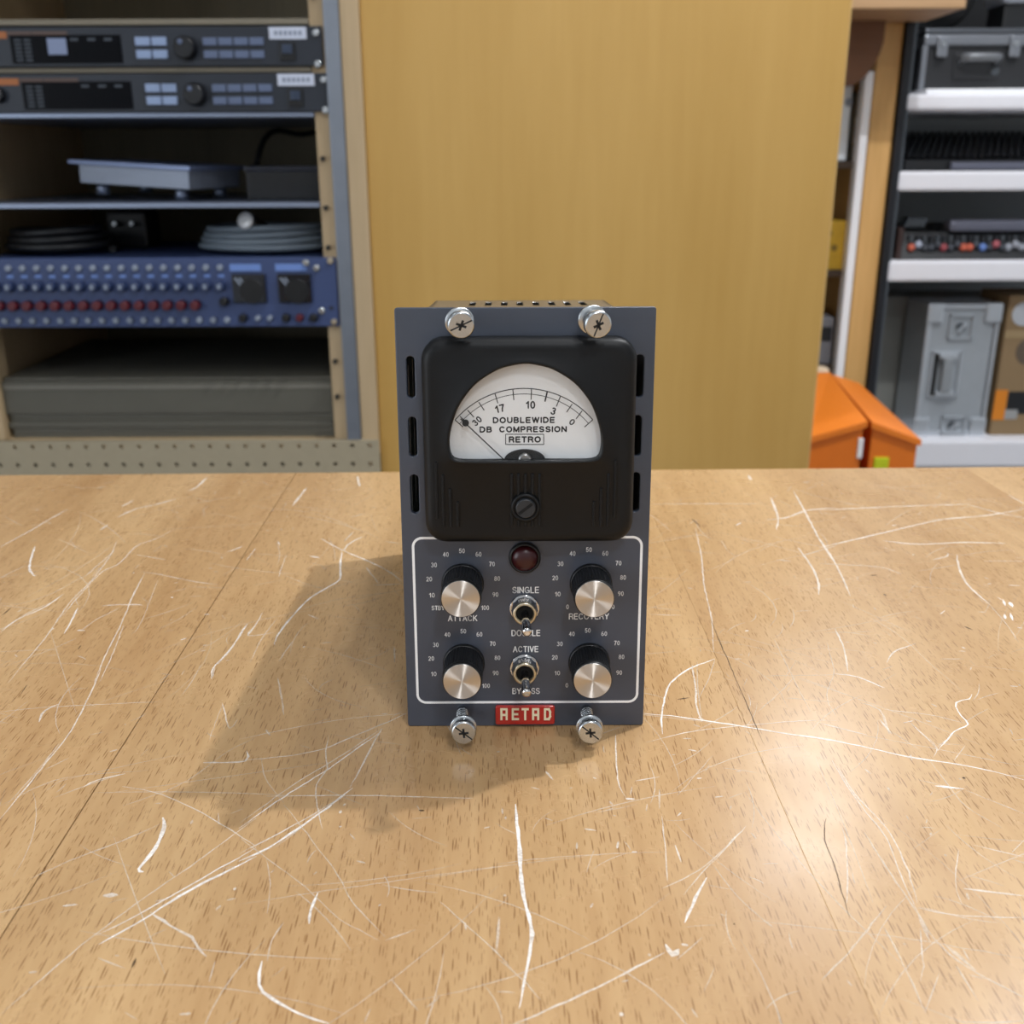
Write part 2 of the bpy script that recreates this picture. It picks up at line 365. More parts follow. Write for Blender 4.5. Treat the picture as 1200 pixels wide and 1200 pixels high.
# ---- scratches, with painted white sheen at the far right: polylines read off enlarged crops of the photograph, laid on the table top
s_mats = {'s': scratch_mat('scratch_strong', '#f8f2ea', 1.0), 'm': scratch_mat('scratch_medium', '#f6ecde', 0.75),
          'l': scratch_mat('scratch_light', '#f4e8d6', 0.5), 'd': scratch_mat('scratch_dark', '#3a2616', 0.85)}
CROPS = {'A': (0, 540, 4.0), 'B': (230, 540, 4.444), 'C': (0, 780, 2.857), 'D': (280, 780, 2.857), 'E': (580, 860, 3.528),
         'F': (880, 860, 3.528), 'G': (740, 540, 3.529), 'H': (960, 540, 3.529)}
SCR = '''
A6s 0,805 80,745 200,690 300,625|A4m 0,795 120,720 270,650|A10s 165,400 145,460 140,510 165,542|A8s 300,810 330,760 365,690
A6m 440,1040 500,900 570,760 620,640 680,525|A4m 465,1040 530,900 580,770|A5m 40,1040 120,940 220,820 280,730 340,650 430,560 520,440 545,380
A5m 280,740 400,600 480,520 560,480 640,400 720,370 820,320|A8l 400,540 470,480 540,420|A10m 480,680 560,675 670,675|A5m 660,520 760,535 880,560 1020,582
A7m 0,405 120,340 240,270 320,225|A10m 550,265 640,225 730,205 825,180|A14m 570,215 625,185|A14m 880,140 920,125 970,78|A6l 0,550 130,485
A8l 640,440 780,465|A7s 990,1020 1000,970 1060,905 1110,840 1160,765|A8m 1160,820 1200,770|A6l 380,795 460,740 560,690|A4l 0,970 120,930 250,880 360,830
A8m 1080,425 1135,402|A10m 845,840 875,832|A7m 940,892 965,888|A12l 450,130 495,120|A12m 470,325 505,300|A4l 0,690 200,640 360,560 470,500
A10d 10,725 50,690|A6d 365,885 380,865|A4l 610,820 660,760 740,560|A9s 800,640 812,640|A8m 165,230 182,230|A10m 360,795 400,795|A9m 240,790 255,785|A8m 955,720 985,720
B10m 650,405 760,465 900,525 1000,575 1075,630|B10m 765,470 800,430 865,395|B11s 760,475 750,540 748,615 690,655 600,710 540,765 510,800 450,870 412,935 410,960
B7m 885,555 950,640|B9m 920,648 1070,642|B7m 345,790 310,855 270,910 400,895|B8m 110,1060 180,980 230,900 260,850|B12m 500,235 575,140|B14m 840,80 850,135
B20m 590,495 640,505|B6m 580,800 640,825|B10l 800,295 880,275|B6l 430,605 445,555 470,490|B8l 430,1045 500,940|B8l 650,950 705,945|B10l 770,420 820,370|B8l 985,420 1065,432
B9l 160,475 240,445|B8m 425,420 435,440|B9l 1030,970 1035,1050|B14m 555,970 568,968|B10l 260,520 310,455|B5l 280,1050 340,930 420,820
C5m 0,515 70,430 150,330 230,230 290,120 340,10|C4l 20,470 110,370 200,260|C7m 280,405 330,382 420,362|C14s 545,508 550,540 520,610 465,680 480,690
C10s 330,935 480,850 640,750 857,640|C5s 320,905 470,830 620,745 857,610|C4m 0,1170 150,1040 300,915 480,780 640,670 857,510|C10m 500,825 570,870 640,910 660,940 690,975
C22m 345,770 395,768|C14m 210,805 260,800|C12l 95,1028 125,1025|C16m 780,748 790,748|C7l 100,715 230,655 400,590 540,530|C4m 410,405 520,425 640,475 740,530 857,605
C9m 130,190 150,150 200,128|C6l 330,980 420,1015|C6l 700,1060 720,990|C4l 0,155 150,140 350,130 540,120|C8m 680,325 820,320 825,285|C3l 0,470 140,400 260,370 500,350
C4m 745,125 768,210 795,180|C3l 745,130 700,250|C3l 410,470 600,400 760,290 857,240|C10d 440,1015 455,980|C6d 70,95 90,65|C12l 600,1168 640,1165|C8l 720,0 708,45
D9s 0,655 100,610 250,510 380,410|D5m 0,630 120,570 280,480 370,420|D5s 0,545 150,440 300,345 470,225|D4m 0,530 180,400 330,310 480,210|D6m 370,410 410,340 440,280 480,210
D5m 0,318 140,305 280,280 400,230 520,180 560,160|D3m 0,248 150,215 350,180 560,160|D4m 300,235 290,300 295,345 260,400 262,470 280,550|D5m 90,438 300,435 500,437 780,445
D10s 265,760 240,820 235,865|D5l 150,860 110,920 95,990|D11s 75,990 68,1070 110,1115 200,1165 300,1200|D4l 0,575 100,650 220,740 340,850 470,920
D4l 150,465 240,580 330,700 380,790 490,910|D7l 490,920 590,885|D6l 675,790 750,860 830,930 914,1015|D3l 0,800 250,760 500,725 914,665|D7l 510,1050 560,1110 600,1155
D5l 870,840 860,960|D3l 75,310 90,380 150,460|D4l 90,640 105,730 95,830|D8m 338,495 342,485|D8m 350,470 356,462|D7m 335,540 345,538|D6m 820,545 840,540|D6l 420,1195 440,1150|D10d 602,485 622,486
D7l 90,215 105,235|D6l 130,40 145,120 150,165|D4l 250,700 262,690
E18s 85,290 95,400 105,540 118,680 150,790 150,870 125,1000 100,1135|E9m 80,1200 300,1105 500,1010 700,905|E34m 705,870 735,915 760,890|E14m 770,870 800,875|E14s 875,595 830,680 785,780
E4m 780,665 870,560 960,470 1040,380|E4m 690,640 780,600 900,520 1020,400|E6m 500,0 502,120 515,220 545,265|E12s 540,268 578,270|E5m 690,340 705,480 712,610|E10m 745,460 770,530
E8m 370,393 420,400|E10m 510,445 505,475|E12m 565,490 588,488|E22m 515,1160 532,1160|E10m 210,155 240,190|E6m 580,195 680,178|E10m 910,262 945,258|E8m 800,65 835,72|E8m 755,340 770,325
E4l 0,540 200,515 500,495 700,490|E7l 10,930 100,1000 190,1100|E8l 20,760 10,900|E4l 900,540 1000,670 1110,770|E4l 750,260 900,90|E12l 395,720 405,700|E10d 985,785 993,787|E9m 835,185 855,183|E8m 405,180 420,186
E8l 680,230 680,310|E7l 630,290 625,320
F9s 160,0 300,20 450,50 650,95 850,125 1000,155 1129,190|F4l 430,0 650,40 900,90 1129,135|F5m 335,110 400,220 480,330 560,430 610,560 690,740|F6m 350,120 430,250 560,390 640,540 690,700
F9l 470,410 560,550 640,670 690,745|F10l 690,740 760,850 900,970 1129,1090|F6m 690,720 850,750 1129,760|F4m 700,715 900,765 1020,780|F16s 760,215 880,228|F5m 690,190 800,215
F6m 380,390 395,470 400,600 395,700|F12m 880,640 1000,655 1129,670|F8l 550,800 620,930 720,1150|F5l 0,770 250,800 600,840 900,890 1129,930|F5m 700,800 705,900 715,960 700,1020|F6l 720,1150 780,990
F8l 560,710 480,810 400,910 290,1020|F4l 740,110 800,190 890,300 1040,390|F4m 735,15 770,60 755,95|F4m 770,55 835,5|F4m 840,110 885,50|F4m 860,480 845,610 870,700|F6m 920,460 1129,510|F5m 1080,490 1129,440
F6l 880,230 1129,330|F24l 800,870 930,980|F8l 850,960 940,1105|F12l 860,1190 1000,1195 1129,1187|F14d 874,180 888,185|F5d 310,350 305,440 345,540 375,650 410,765|F7m 640,95 670,100|F6m 660,85 665,110|F7l 40,760 90,800
F20l 690,740 740,860|F7m 445,120 450,124|F8m 470,145 495,165
G8s 50,1045 200,1060 340,1080 470,1100 650,1130 847,1160|G5m 60,1165 250,1120 460,1095 720,1075 847,1075|G8s 130,1130 125,1050 150,940 175,905 240,860 345,820|G8m 250,845 265,930 270,1020 290,1080
G5m 265,280 290,400 300,510 330,650 340,790|G8m 670,125 720,215 780,330 847,430|G10m 555,245 640,235 730,205 847,195|G9m 575,150 605,230 600,285|G9m 690,360 740,430 770,490 775,555|G16m 483,60 495,80
G14l 710,90 740,88|G7l 75,635 210,640|G4l 75,605 200,620|G8l 85,180 240,178 540,178|G4l 520,1040 600,970 680,890|G4l 280,980 320,900 345,820|G4l 540,890 700,888 847,885|G9l 600,410 660,415|G7l 700,395 847,350
G4l 590,740 660,880 740,1040|G10m 432,268 455,255|G8l 425,820 455,820|G5l 640,980 847,1000|G8d 190,987 240,980|G4d 330,660 370,760 440,920 545,1170|G6d 250,240 285,272|G12m 470,705 485,702|G6m 275,1060 300,1070
H9m 0,205 200,195 440,185 620,180|H10m 0,360 150,325 300,290 500,245 700,225 847,200|H11m 260,330 400,345 600,338 770,342|H9m 610,180 760,220 847,235|H9m 570,390 580,450 620,520 700,590|H5l 700,590 770,670 825,750
H8m 0,320 70,430 130,560|H9m 65,695 100,770 120,870|H7s 60,880 160,895 270,940|H4l 30,750 60,870 30,970 70,1060|H7m 280,835 310,790 400,755|H7s 630,965 620,985 565,1000 575,1040 615,1090 560,1120 490,1200
H5m 270,1030 450,1050 600,1085|H10l 170,1000 250,1030 290,1130|H8m 250,1070 300,1130|H8m 0,1085 200,1135|H6m 380,1085 480,1180|H4l 300,1120 420,1200|H12s 760,575 770,600|H16s 787,585 800,605|H12s 766,635 770,655|H16s 790,630 800,660
H6m 735,565 765,580|H7l 0,425 250,440 340,470|H6l 680,415 847,415|H8m 780,515 830,517|H7m 470,410 530,395 530,380|H8s 820,690 840,692|H8m 590,770 605,778|H6m 500,635 520,620|H6l 600,820 500,820|H8l 780,140 847,178
H8d 600,685 635,700|H7d 210,475 240,472|H6d 265,550 280,560|H3l 200,640 340,730 460,840 600,960|H6m 345,1085 390,1075|H8m 440,1075 465,1080|H8m 320,265 300,270|H7m 85,340 110,335
'''
def ribbon(mb, pts, widths, z):
    n = len(pts); vs_ = []
    for i, p in enumerate(pts):
        a = pts[max(i-1, 0)]; b = pts[min(i+1, n-1)]; t = Vector((b.x-a.x, b.y-a.y, 0))
        if t.length < 1e-9: t = Vector((1, 0, 0))
        t.normalize(); s = Vector((-t.y, t.x, 0))*(widths[i]/2)
        vs_ += [Vector((p.x, p.y, z))+s, Vector((p.x, p.y, z))-s]
    mb.raw(vs_, [(2*i, 2*i+1, 2*i+3, 2*i+2) for i in range(n-1)])
def resample(pts, step):
    out = []
    ext = [pts[0]*2-pts[1]]+pts+[pts[-1]*2-pts[-2]]
    for i in range(1, len(ext)-2):
        p0, p1, p2, p3 = ext[i-1:i+3]; k = max(2, int((p2-p1).length/step))
        for j in range(k):
            t = j/k; out.append(0.5*((2*p1)+(p2-p0)*t+(2*p0-5*p1+4*p2-p3)*t*t+(3*p1-p0-3*p2+p3)*t**3))
    out.append(pts[-1]); return out
rs = random.Random(3); zi = 0
for item in SCR.replace('\n', '|').split('|'):
    item = item.strip()
    if not item: continue
    head, *pp = item.split(); cx, cy, sc = CROPS[head[0]]; kind = head[-1]; wz = float(head[1:-1])
    px = [tuple(map(float, q.split(','))) for q in pp]
    pts = [on_table(cx+a/sc, cy+b/sc) for a, b in px]
    wpx = wz/sc*(0.9 if wz < 12 else 0.85); ln = sum((b-a).length for a, b in zip(pts, pts[1:]))
    pts = resample(pts, 0.0025) if len(pts) > 2 or ln > 0.006 else [pts[0].lerp(pts[1], i/4) for i in range(5)]
    n = len(pts); ws = []
    for i, p in enumerate(pts):
        t = i/(n-1); taper = min(1, 0.25+5*min(t, 1-t)); wob = 0.65+0.7*rs.random()
        ws.append(wpx*depth(p)/F*taper*wob)
    if n > 5:
        pts = [p+Vector((rs.gauss(0, 1), rs.gauss(0, 1), 0))*0.00008 for p in pts]
    mb = MB(); ribbon(mb, pts, ws, 0.00002+zi*1.5e-7); zi += 1
    mb.build('dark_mark' if kind == 'd' else 'scratch', s_mats[kind], table, world=True)
# hair-fine scratches nobody could count
mb = MB()
for i in range(1700):
    x = rs.uniform(-0.42, 0.42); y = rs.uniform(-0.1, 0.56); a = rs.gauss(0.3, 0.9) if rs.random() < 0.6 else rs.uniform(0, 3.14)
    ln = 0.004+rs.random()**3*0.07; wv = rs.uniform(0.00014, 0.00036); bend = rs.gauss(0, 0.25)
    pts = [Vector((x+math.cos(a+bend*t)*ln*t, y+math.sin(a+bend*t)*ln*t, 0)) for t in [j/6 for j in range(7)]]
    if max(p.y for p in pts) > 0.565: continue
    ribbon(mb, pts, [wv*min(1, 0.2+3*min(j/6, 1-j/6)) for j in range(7)], 0.000012)
for i in range(600):
    x = rs.uniform(-0.42, 0.42); y = rs.uniform(0.0, 0.56); a = rs.uniform(0, 3.14); ln = rs.uniform(0.0006, 0.003); wv = rs.uniform(0.0003, 0.0009)
    ribbon(mb, [Vector((x+math.cos(a)*ln*t, y+math.sin(a)*ln*t, 0)) for t in (0, .5, 1)], [wv*.4, wv, wv*.4], 0.000013)
mb.build('fine_scratches', scratch_mat('scratch_fine', '#f2e4d0', 0.55), table, world=True, kind='stuff')

# ================================================================ the rack module on the table
DX, DY, DYAW, LEAN = 0.004121, 0.29144, 0.00133, 0.06644
PW, PH = 0.0762, 0.13335
dev = thing('compressor_module', 'slate grey compressor module with black needle meter, four knobs and RETRO badge', 'audio module',
            (DX, DY, 0.00005), (-LEAN, 0, DYAW))
DB = basis(dev); DI = DB.inverted()
_o = DI @ CAMP; 
def PP(px, py, off=0.0):
    """pixel -> (x, z) on the module's panel, off metres in front of it"""
    d = (DI.to_3x3()) @ ray(px, py); t = (-off-_o.y)/d.y; p = _o+d*t; return p.x, p.z
Z1 = lambda a, b, off=0.0: PP(440+a/3.4286, 340+b/3.4286, off)      # crop of the meter half
Z2 = lambda a, b, off=0.0: PP(460+a/3.75, 610+b/3.75, off)          # crop of the control half
m_panel = M('panel_paint', '#454b57', 0.36, var=0.03, scale=300, coat=0.15)
m_white = M('white_print', '#fbfcfc', 0.5, var=0.005)
m_blackp = M('black_bakelite', '#0f1113', 0.45, var=0.15, scale=900, bump=0.03, spec=0.28)
m_blackprint = M('black_print', '#0c0c0c', 0.6, var=0.01)
m_dial = M('dial_paper', '#e6e8e8', 0.6, var=0.01)
m_zinc = M('zinc_plate', '#c4c9cc', 0.26, 1.0, var=0.12, scale=700)
m_steel = M('dark_steel', '#9a9a98', 0.34, 1.0, var=0.05, scale=80)
m_chrome = M('chrome', '#d8d8d8', 0.12, 1.0, var=0.03)
m_brass = M('bushing_ring', '#d8cdb4', 0.3, 1.0, var=0.05)
m_black = M('black_plastic', '#0b0c0e', 0.4, var=0.1, scale=500)
m_cavity = M('black_hole', '#050505', 0.9)
m_red = M('red_lens', '#34050b', 0.35, coat=0.1, var=0.1)
m_badge = M('badge_red', '#b51a14', 0.12, coat=0.9, var=0.06, scale=400)
m_gold = M('badge_gold', '#f2e6c4', 0.4, 0.0, var=0.05)

slots = []
for (a, b, w_, h_) in ((142, 350, 32, 168), (150, 590, 32, 160), (158, 820, 33, 156), (1060, 345, 34, 172), (1051, 585, 33, 164), (1045, 812, 32, 158)):
    x, z = Z1(a, b); x0, _ = Z1(a-w_/2, b); x1, _ = Z1(a+w_/2, b); _, z0 = Z1(a, b+h_/2); _, z1 = Z1(a, b-h_/2)
    slots.append(rrect(x0, z0, x1, z1, (x1-x0)*0.499, 5))
me = plate([rrect(-PW/2, 0, PW/2, PH, 0.0008, 3)]+slots, 0.0025, 0.0003)
panel = add_mesh('front_panel', me, m_panel, dev)
# chassis behind the panel: sheet-metal box with vents
CX, CZ0, CZ1, CY = 0.0372, 0.01068, 0.1256, 0.160
def side_vents(flip):
    v = []
    for i in range(10):
        y = 0.014+i*0.0142
        v.append(rrect(y, CZ0+0.012, y+0.006, CZ0+0.046, 0.002, 3)); v.append(rrect(y, CZ0+0.056, y+0.006, CZ1-0.010, 0.002, 3))
    return v
chas = MB().box((-CX, CY-0.0012, CZ0), (CX, CY, CZ1)).box((-CX, 0.0025, CZ0), (CX, CY, CZ0+0.0012)).build('chassis', m_steel, dev)
for sx in (-1, 1):
    me = plate([[(0.0025, CZ0), (CY, CZ0), (CY, CZ1), (0.0025, CZ1)]]+(side_vents(0) if sx < 0 else []), 0.0012)
    for v in me.vertices:
        x, y, z = v.co; v.co = (sx*(CX-y), x, z)
    bm = bmesh.new(); bm.from_mesh(me); bmesh.ops.recalc_face_normals(bm, faces=bm.faces[:]); bm.to_mesh(me); bm.free()
    add_mesh('chassis_side', me, m_steel, dev)
def top_at(px, py):   # pixel -> (x, y) on the chassis top
    d = DI.to_3x3() @ ray(px, py); t = (CZ1-_o.z)/d.z; p = _o+d*t; return p.x, p.y
holes = []
for a in (286, 380, 475, 568, 664, 758, 851, 946):
    x, y = top_at(500+a/5.217, 354.1); holes.append(rrect(x-0.0014, y-0.011, x+0.0014, y+0.011, 0.0008, 3))
    if y > CY-0.015: holes[-1] = rrect(x-0.0014, CY-0.034, x+0.0014, CY-0.012, 0.0008, 3)
me = plate([[(-CX, 0.0025), (CX, 0.0025), (CX, CY), (-CX, CY)]]+holes, 0.0005)
for v in me.vertices:
    x, y, z = v.co; v.co = (x, z, CZ1-y)
bm = bmesh.new(); bm.from_mesh(me); bmesh.ops.recalc_face_normals(bm, faces=bm.faces[:]); bm.to_mesh(me); bm.free()
add_mesh('chassis_top', me, m_steel, dev)
MB().box((-0.030, 0.02, CZ0+0.002), (0.030, CY-0.02, CZ0+0.004)).box((0.024, 0.02, CZ0+0.002), (0.0256, CY-0.02, CZ1-0.012)).build('circuit_board', M('circuit_green', '#16301f', 0.5), dev)

MB().box((-0.034, 0.006, CZ1-0.006), (0.034, CY-0.003, CZ1-0.005)).build('vent_shade_sheet', m_black, dev)  # black sheet added under the top vents to darken them
# ---- meter housing
ox0, oz1 = Z1(188, 185); ox1, oz0 = Z1(1022, 985)
cxm = (ox0+ox1)/2; hwm = (ox1-ox0)/2
MD = 0.0085
def outer(inset):
    b = []
    x0, x1, z0, z1 = cxm-hwm+inset, cxm+hwm-inset, oz0+inset, oz1-inset; r = max(0.001, 0.0062-inset*0.5)
    return x0, x1, z0, z1, r
win_px = [(615, 540.2), (645, 540.2), (675, 540.2), (692, 539.6), (700.5, 537), (704.3, 529.6), (705.2, 515), (701.5, 496), (692, 472.5), (674, 449.8), (650, 434.2), (632, 428.6), (615, 426.6)]
wr = [PP(a, b, MD) for a, b in win_px]; wcx = PP(615.8, 500, MD)[0]
wr = [(x-wcx if i not in (0, 12) else 0.0, z) for i, (x, z) in enumerate(wr)]
wpoly = [(wcx+x, z) for x, z in wr]+[(wcx-x, z) for x, z in reversed(wr[1:-1])]
def smooth_closed(p, k):
    n = len(p); out = []
    for i in range(n):
        p0, p1, p2, p3 = [Vector((*p[(i+d) % n], 0)) for d in (-1, 0, 1, 2)]
        for j in range(k):
            t = j/k; q = 0.5*((2*p1)+(p2-p0)*t+(2*p0-5*p1+4*p2-p3)*t*t+(3*p1-p0-3*p2+p3)*t**3); out.append((q.x, q.y))
    return out
wpoly = smooth_closed(wpoly, 6)
wc = (wcx, PP(615.8, 500, MD)[1])
NR = 160
def ray_poly(c, ang, poly):
    dx, dz = math.cos(ang), math.sin(ang); best = 0
    for i in range(len(poly)):
        (x1, z1), (x2, z2) = poly[i], poly[(i+1) % len(poly)]
        ex, ez = x2-x1, z2-z1; den = dx*ez-dz*ex
        if abs(den) < 1e-15: continue
        t = ((x1-c[0])*ez-(z1-c[1])*ex)/den; s = ((x1-c[0])*dz-(z1-c[1])*dx)/den
        if t > 0 and -1e-6 <= s <= 1+1e-6: best = max(best, t)
    return best
def ring_outer(inset):
    x0, x1, z0, z1, r = outer(inset); poly = rrect(x0, z0, x1, z1, r, 10)
    return [ray_poly(wc, 2*math.pi*i/NR, poly) for i in range(NR)]
rw = [ray_poly(wc, 2*math.pi*i/NR, wpoly) for i in range(NR)]
rings = [([*ring_outer(0.0)], 0.0), (ring_outer(0.0), -MD+0.0028), (ring_outer(0.0004), -MD+0.0014), (ring_outer(0.0012), -MD+0.0005), (ring_outer(0.0022), -MD+0.0001), (ring_outer(0.0032), -MD),
         ([r+0.0013 for r in rw], -MD), ([r+0.0007 for r in rw], -MD-0.0004), ([r+0.0003 for r in rw], -MD-0.0003), (rw, -MD+0.0003), (rw, -MD+0.0042)]
mb = MB(); vs_ = []; fs = []
for rr, y in rings:
    for i in range(NR):
        a = 2*math.pi*i/NR; vs_.append((wc[0]+rr[i]*math.cos(a), y, wc[1]+rr[i]*math.sin(a)))
for j in range(len(rings)-1):
    for i in range(NR): fs.append((j*NR+i, j*NR+(i+1) % NR, (j+1)*NR+(i+1) % NR, (j+1)*NR+i))
mb.raw(vs_, fs, True); meter = mb.build('meter_housing', m_blackp, dev)
DO = MD-0.0036                                    # dial plane in front of the panel
dz0 = PP(615, 548, DO)[1]; dz1 = PP(615, 420, DO)[1]; dx0 = PP(522, 500, DO)[0]; dx1 = PP(710, 500, DO)[0]
MB().box((dx0, -DO, dz0), (dx1, -DO+0.0008, dz1)).build('dial_face', m_dial, meter)
def bar(mb, a, b, wd, y, th=0.00006):
    a = Vector((a[0], 0, a[1])); b = Vector((b[0], 0, b[1])); t = (b-a).normalized(); s = Vector((-t.z, 0, t.x))*wd/2
    mb.prism([a+s+Vector((0, y, 0)), b+s+Vector((0, y, 0)), b-s+Vector((0, y, 0)), a-s+Vector((0, y, 0))], (0, -th, 0))
D = lambda a, b: Z1(a, b, DO)
def arc3(p, q, r_, n=40):
    ax, ay = p; bx, by = q; cx, cy = r_; d = 2*(ax*(by-cy)+bx*(cy-ay)+cx*(ay-by))
    ux = ((ax*ax+ay*ay)*(by-cy)+(bx*bx+by*by)*(cy-ay)+(cx*cx+cy*cy)*(ay-by))/d
    uy = ((ax*ax+ay*ay)*(cx-bx)+(bx*bx+by*by)*(ax-cx)+(cx*cx+cy*cy)*(bx-ax))/d
    rr = math.hypot(ax-ux, ay-uy); a0 = math.atan2(ay-uy, ax-ux); a1 = math.atan2(cy-uy, cx-ux)
    return [(ux+rr*math.cos(a0+(a1-a0)*i/n), uy+rr*math.sin(a0+(a1-a0)*i/n)) for i in range(n+1)]
mb = MB()
for pts, wd in ((arc3(D(320, 522), D(600, 395), D(873, 521)), 0.00026), (arc3(D(338, 537), D(600, 417), D(856, 536)), 0.00018)):
    for a, b in zip(pts, pts[1:]): bar(mb, a, b, wd, -DO)
mb.build('scale_arc', m_blackprint, meter)
for i, (a, b, c, d) in enumerate(((320, 522, 352, 550), (340, 507, 356, 523), (370, 482, 396, 511), (415, 450, 437, 483), (480, 415, 492, 455), (552, 400, 556, 442), (627, 397, 625, 440),
                                  (690, 408, 681, 448), (743, 427, 727, 467), (790, 458, 768, 490), (830, 485, 806, 517), (873, 521, 840, 550))):
    mb = MB(); bar(mb, D(a, b), D(c, d), 0.00042 if i == 7 else 0.00027, -DO); mb.build('scale_tick', m_blackprint, meter)
pxm = (D(600+34.286, 500)[0]-D(600, 500)[0])/34.286
def dial_text(s, a, b, w_, h_, rot=0, bold=0.0):
    x, z = D(a, b); add_mesh('lettering', text_mesh(s, x, -DO, z, w_*pxm, h_*pxm*1.05, rot, bold), m_blackprint, meter)
dial_text('30', 408, 526, 38, 26, R(42), .18); dial_text('17', 500, 476, 40, 30, R(14), .18); dial_text('10', 623, 461, 38, 30, 0, .18)
dial_text('3', 715, 486, 19, 29, R(-20), .18); dial_text('0', 790, 530, 20, 25, R(-38), .18)
dial_text('DOUBLEWIDE', 596, 522, 250, 24, 0, 0.23); dial_text('DB', 443, 560, 50, 24, 0, 0.23); dial_text('COMPRESSION', 633, 559, 273, 24, 0, 0.23); dial_text('RETRO', 600, 600, 130, 25, 0, 0.23)
mb = MB()
for a, b in (((523, 579), (676, 579)), ((676, 579), (676, 620)), ((676, 620), (523, 620)), ((523, 620), (523, 579))): bar(mb, D(*a), D(*b), 0.00024, -DO)
mb.build('lettering_frame', m_blackprint, meter)
# black half-disc drawn as the pivot's shadow, then hub and needle
x, z = Z1(600, 686, DO+0.001); rp = 84*pxm
pv = MB(); arcp = [(x+rp*math.cos(R(i*6)), z+rp*0.55*math.sin(R(i*6))) for i in range(31)]
arcp = [(a, max(b, z)) for a, b in arcp]
pv.prism([(a, -DO-0.0009, b) for a, b in arcp]+[(x-rp, -DO-0.0009, z-0.002), (x+rp, -DO-0.0009, z-0.002)], (0, 0.0009, 0)); pv.build('pivot_shadow', m_blackprint, meter)
MB().lathe([(0.0021, 0), (0.0021, 0.0013), (0.0014, 0.0017)], (x, -DO, z+0.0003), (0, -1, 0), 24).build('pivot_hub', m_steel, meter)
nd = MB(); a = Z1(600, 757, DO+0.0014); b = Z1(342, 517, DO+0.0014)
s0 = Z1(515, 680, DO+0.0014); bar(nd, s0, b, 0.00034, -DO-0.0013, 0.0002)
c = Z1(362, 534, DO+0.0014); nd.lathe([(14*pxm, 0), (14*pxm, 0.0003)], (c[0], -DO-0.0012, c[1]), (0, -1, 0), 20); nd.build('needle', m_blackprint, meter)
# cover glass
mg = bpy.data.materials.new('meter_glass'); mg.use_nodes = True; N = mg.node_tree.nodes; L = mg.node_tree.links
N.remove(N['Principled BSDF']); tr = N.new('ShaderNodeBsdfTransparent'); gl = N.new('ShaderNodeBsdfGlossy'); gl.inputs['Roughness'].default_value = 0.04
fr = N.new('ShaderNodeFresnel'); fr.inputs[0].default_value = 1.45; ms = N.new('ShaderNodeMixShader')
nz = N.new('ShaderNodeTexNoise'); nz.inputs['Scale'].default_value = 300; cm = N.new('ShaderNodeMapRange'); cm.inputs['To Min'].default_value = 0.02; cm.inputs['To Max'].default_value = 0.06
L.new(nz.outputs['Fac'], cm.inputs['Value']); L.new(cm.outputs[0], gl.inputs['Roughness'])
L.new(fr.outputs[0], ms.inputs[0]); L.new(tr.outputs[0], ms.inputs[1]); L.new(gl.outputs[0], ms.inputs[2]); L.new(ms.outputs[0], N['Material Output'].inputs[0])
mb = MB(); ring = [(wc[0]+(rw[i]-0.00002)*math.cos(2*math.pi*i/NR), -MD+0.0016, wc[1]+(rw[i]-0.00002)*math.sin(2*math.pi*i/NR)) for i in range(NR)]
mb.raw(ring, [tuple(range(NR))]); mb.build('cover_glass', mg, meter, label='clear glass over the dial')
# ridges and adjusting screw on the housing front
for a, b0, b1 in ((547, 738, 950), (575, 738, 950), (603, 738, 950), (631, 738, 950), (660, 738, 950), (243, 690, 920), (270, 741, 952), (300, 798, 952), (330, 850, 952), (965, 683, 918), (937, 738, 945), (907, 795, 950), (877, 848, 950)):
    x, z1 = Z1(a, b0, MD); _, z0 = Z1(a, b1, MD)
    MB().box((x-0.00042, -MD-0.0005, z0), (x+0.00042, -MD+0.0004, z1), 0.0003).build('ridge', m_blackp, meter)
x, z = Z1(603, 872, MD)
MB().lathe([(60*pxm, 0), (60*pxm, 0.0009), (55*pxm, 0.0013), (46*pxm, 0.0013), (44*pxm, 0.0009)], (x, -MD, z), (0, -1, 0), 40).build('screw_collar', m_blackp, meter)
asx = MB(); a_ = R(38); ca, sa = math.cos(a_), math.sin(a_)
asx.lathe([(41*pxm, 0.0), (41*pxm, 0.0016), (36*pxm, 0.0021)], (x, -MD, z), (0, -1, 0), 36); asx.build('adjusting_screw', M('screw_black', '#26292d', 0.4), meter)
sl = MB(); bar(sl, (x-35*pxm*ca, z-35*pxm*sa), (x+35*pxm*ca, z+35*pxm*sa), 0.0009, -MD-0.0021, 0.00005); sl.build('screw_slot', m_cavity, meter)

# ---- white outline
x0, z1 = Z2(86, 72); x1, z0 = Z2(1087, 800)
xb0, _ = Z2(103, 790); xb1, _ = Z2(1071, 790); x0 = (x0+xb0)/2; x1 = (x1+xb1)/2
t_ = 0.00078; me = plate([rrect(x0, z0, x1, z1, 0.0032, 8), rrect(x0+t_, z0+t_, x1-t_, z1-t_, 0.0032-t_, 8)], 0.00006)
for v in me.vertices: v.co.y -= 0.00006
add_mesh('outline_frame', me, m_white, panel)
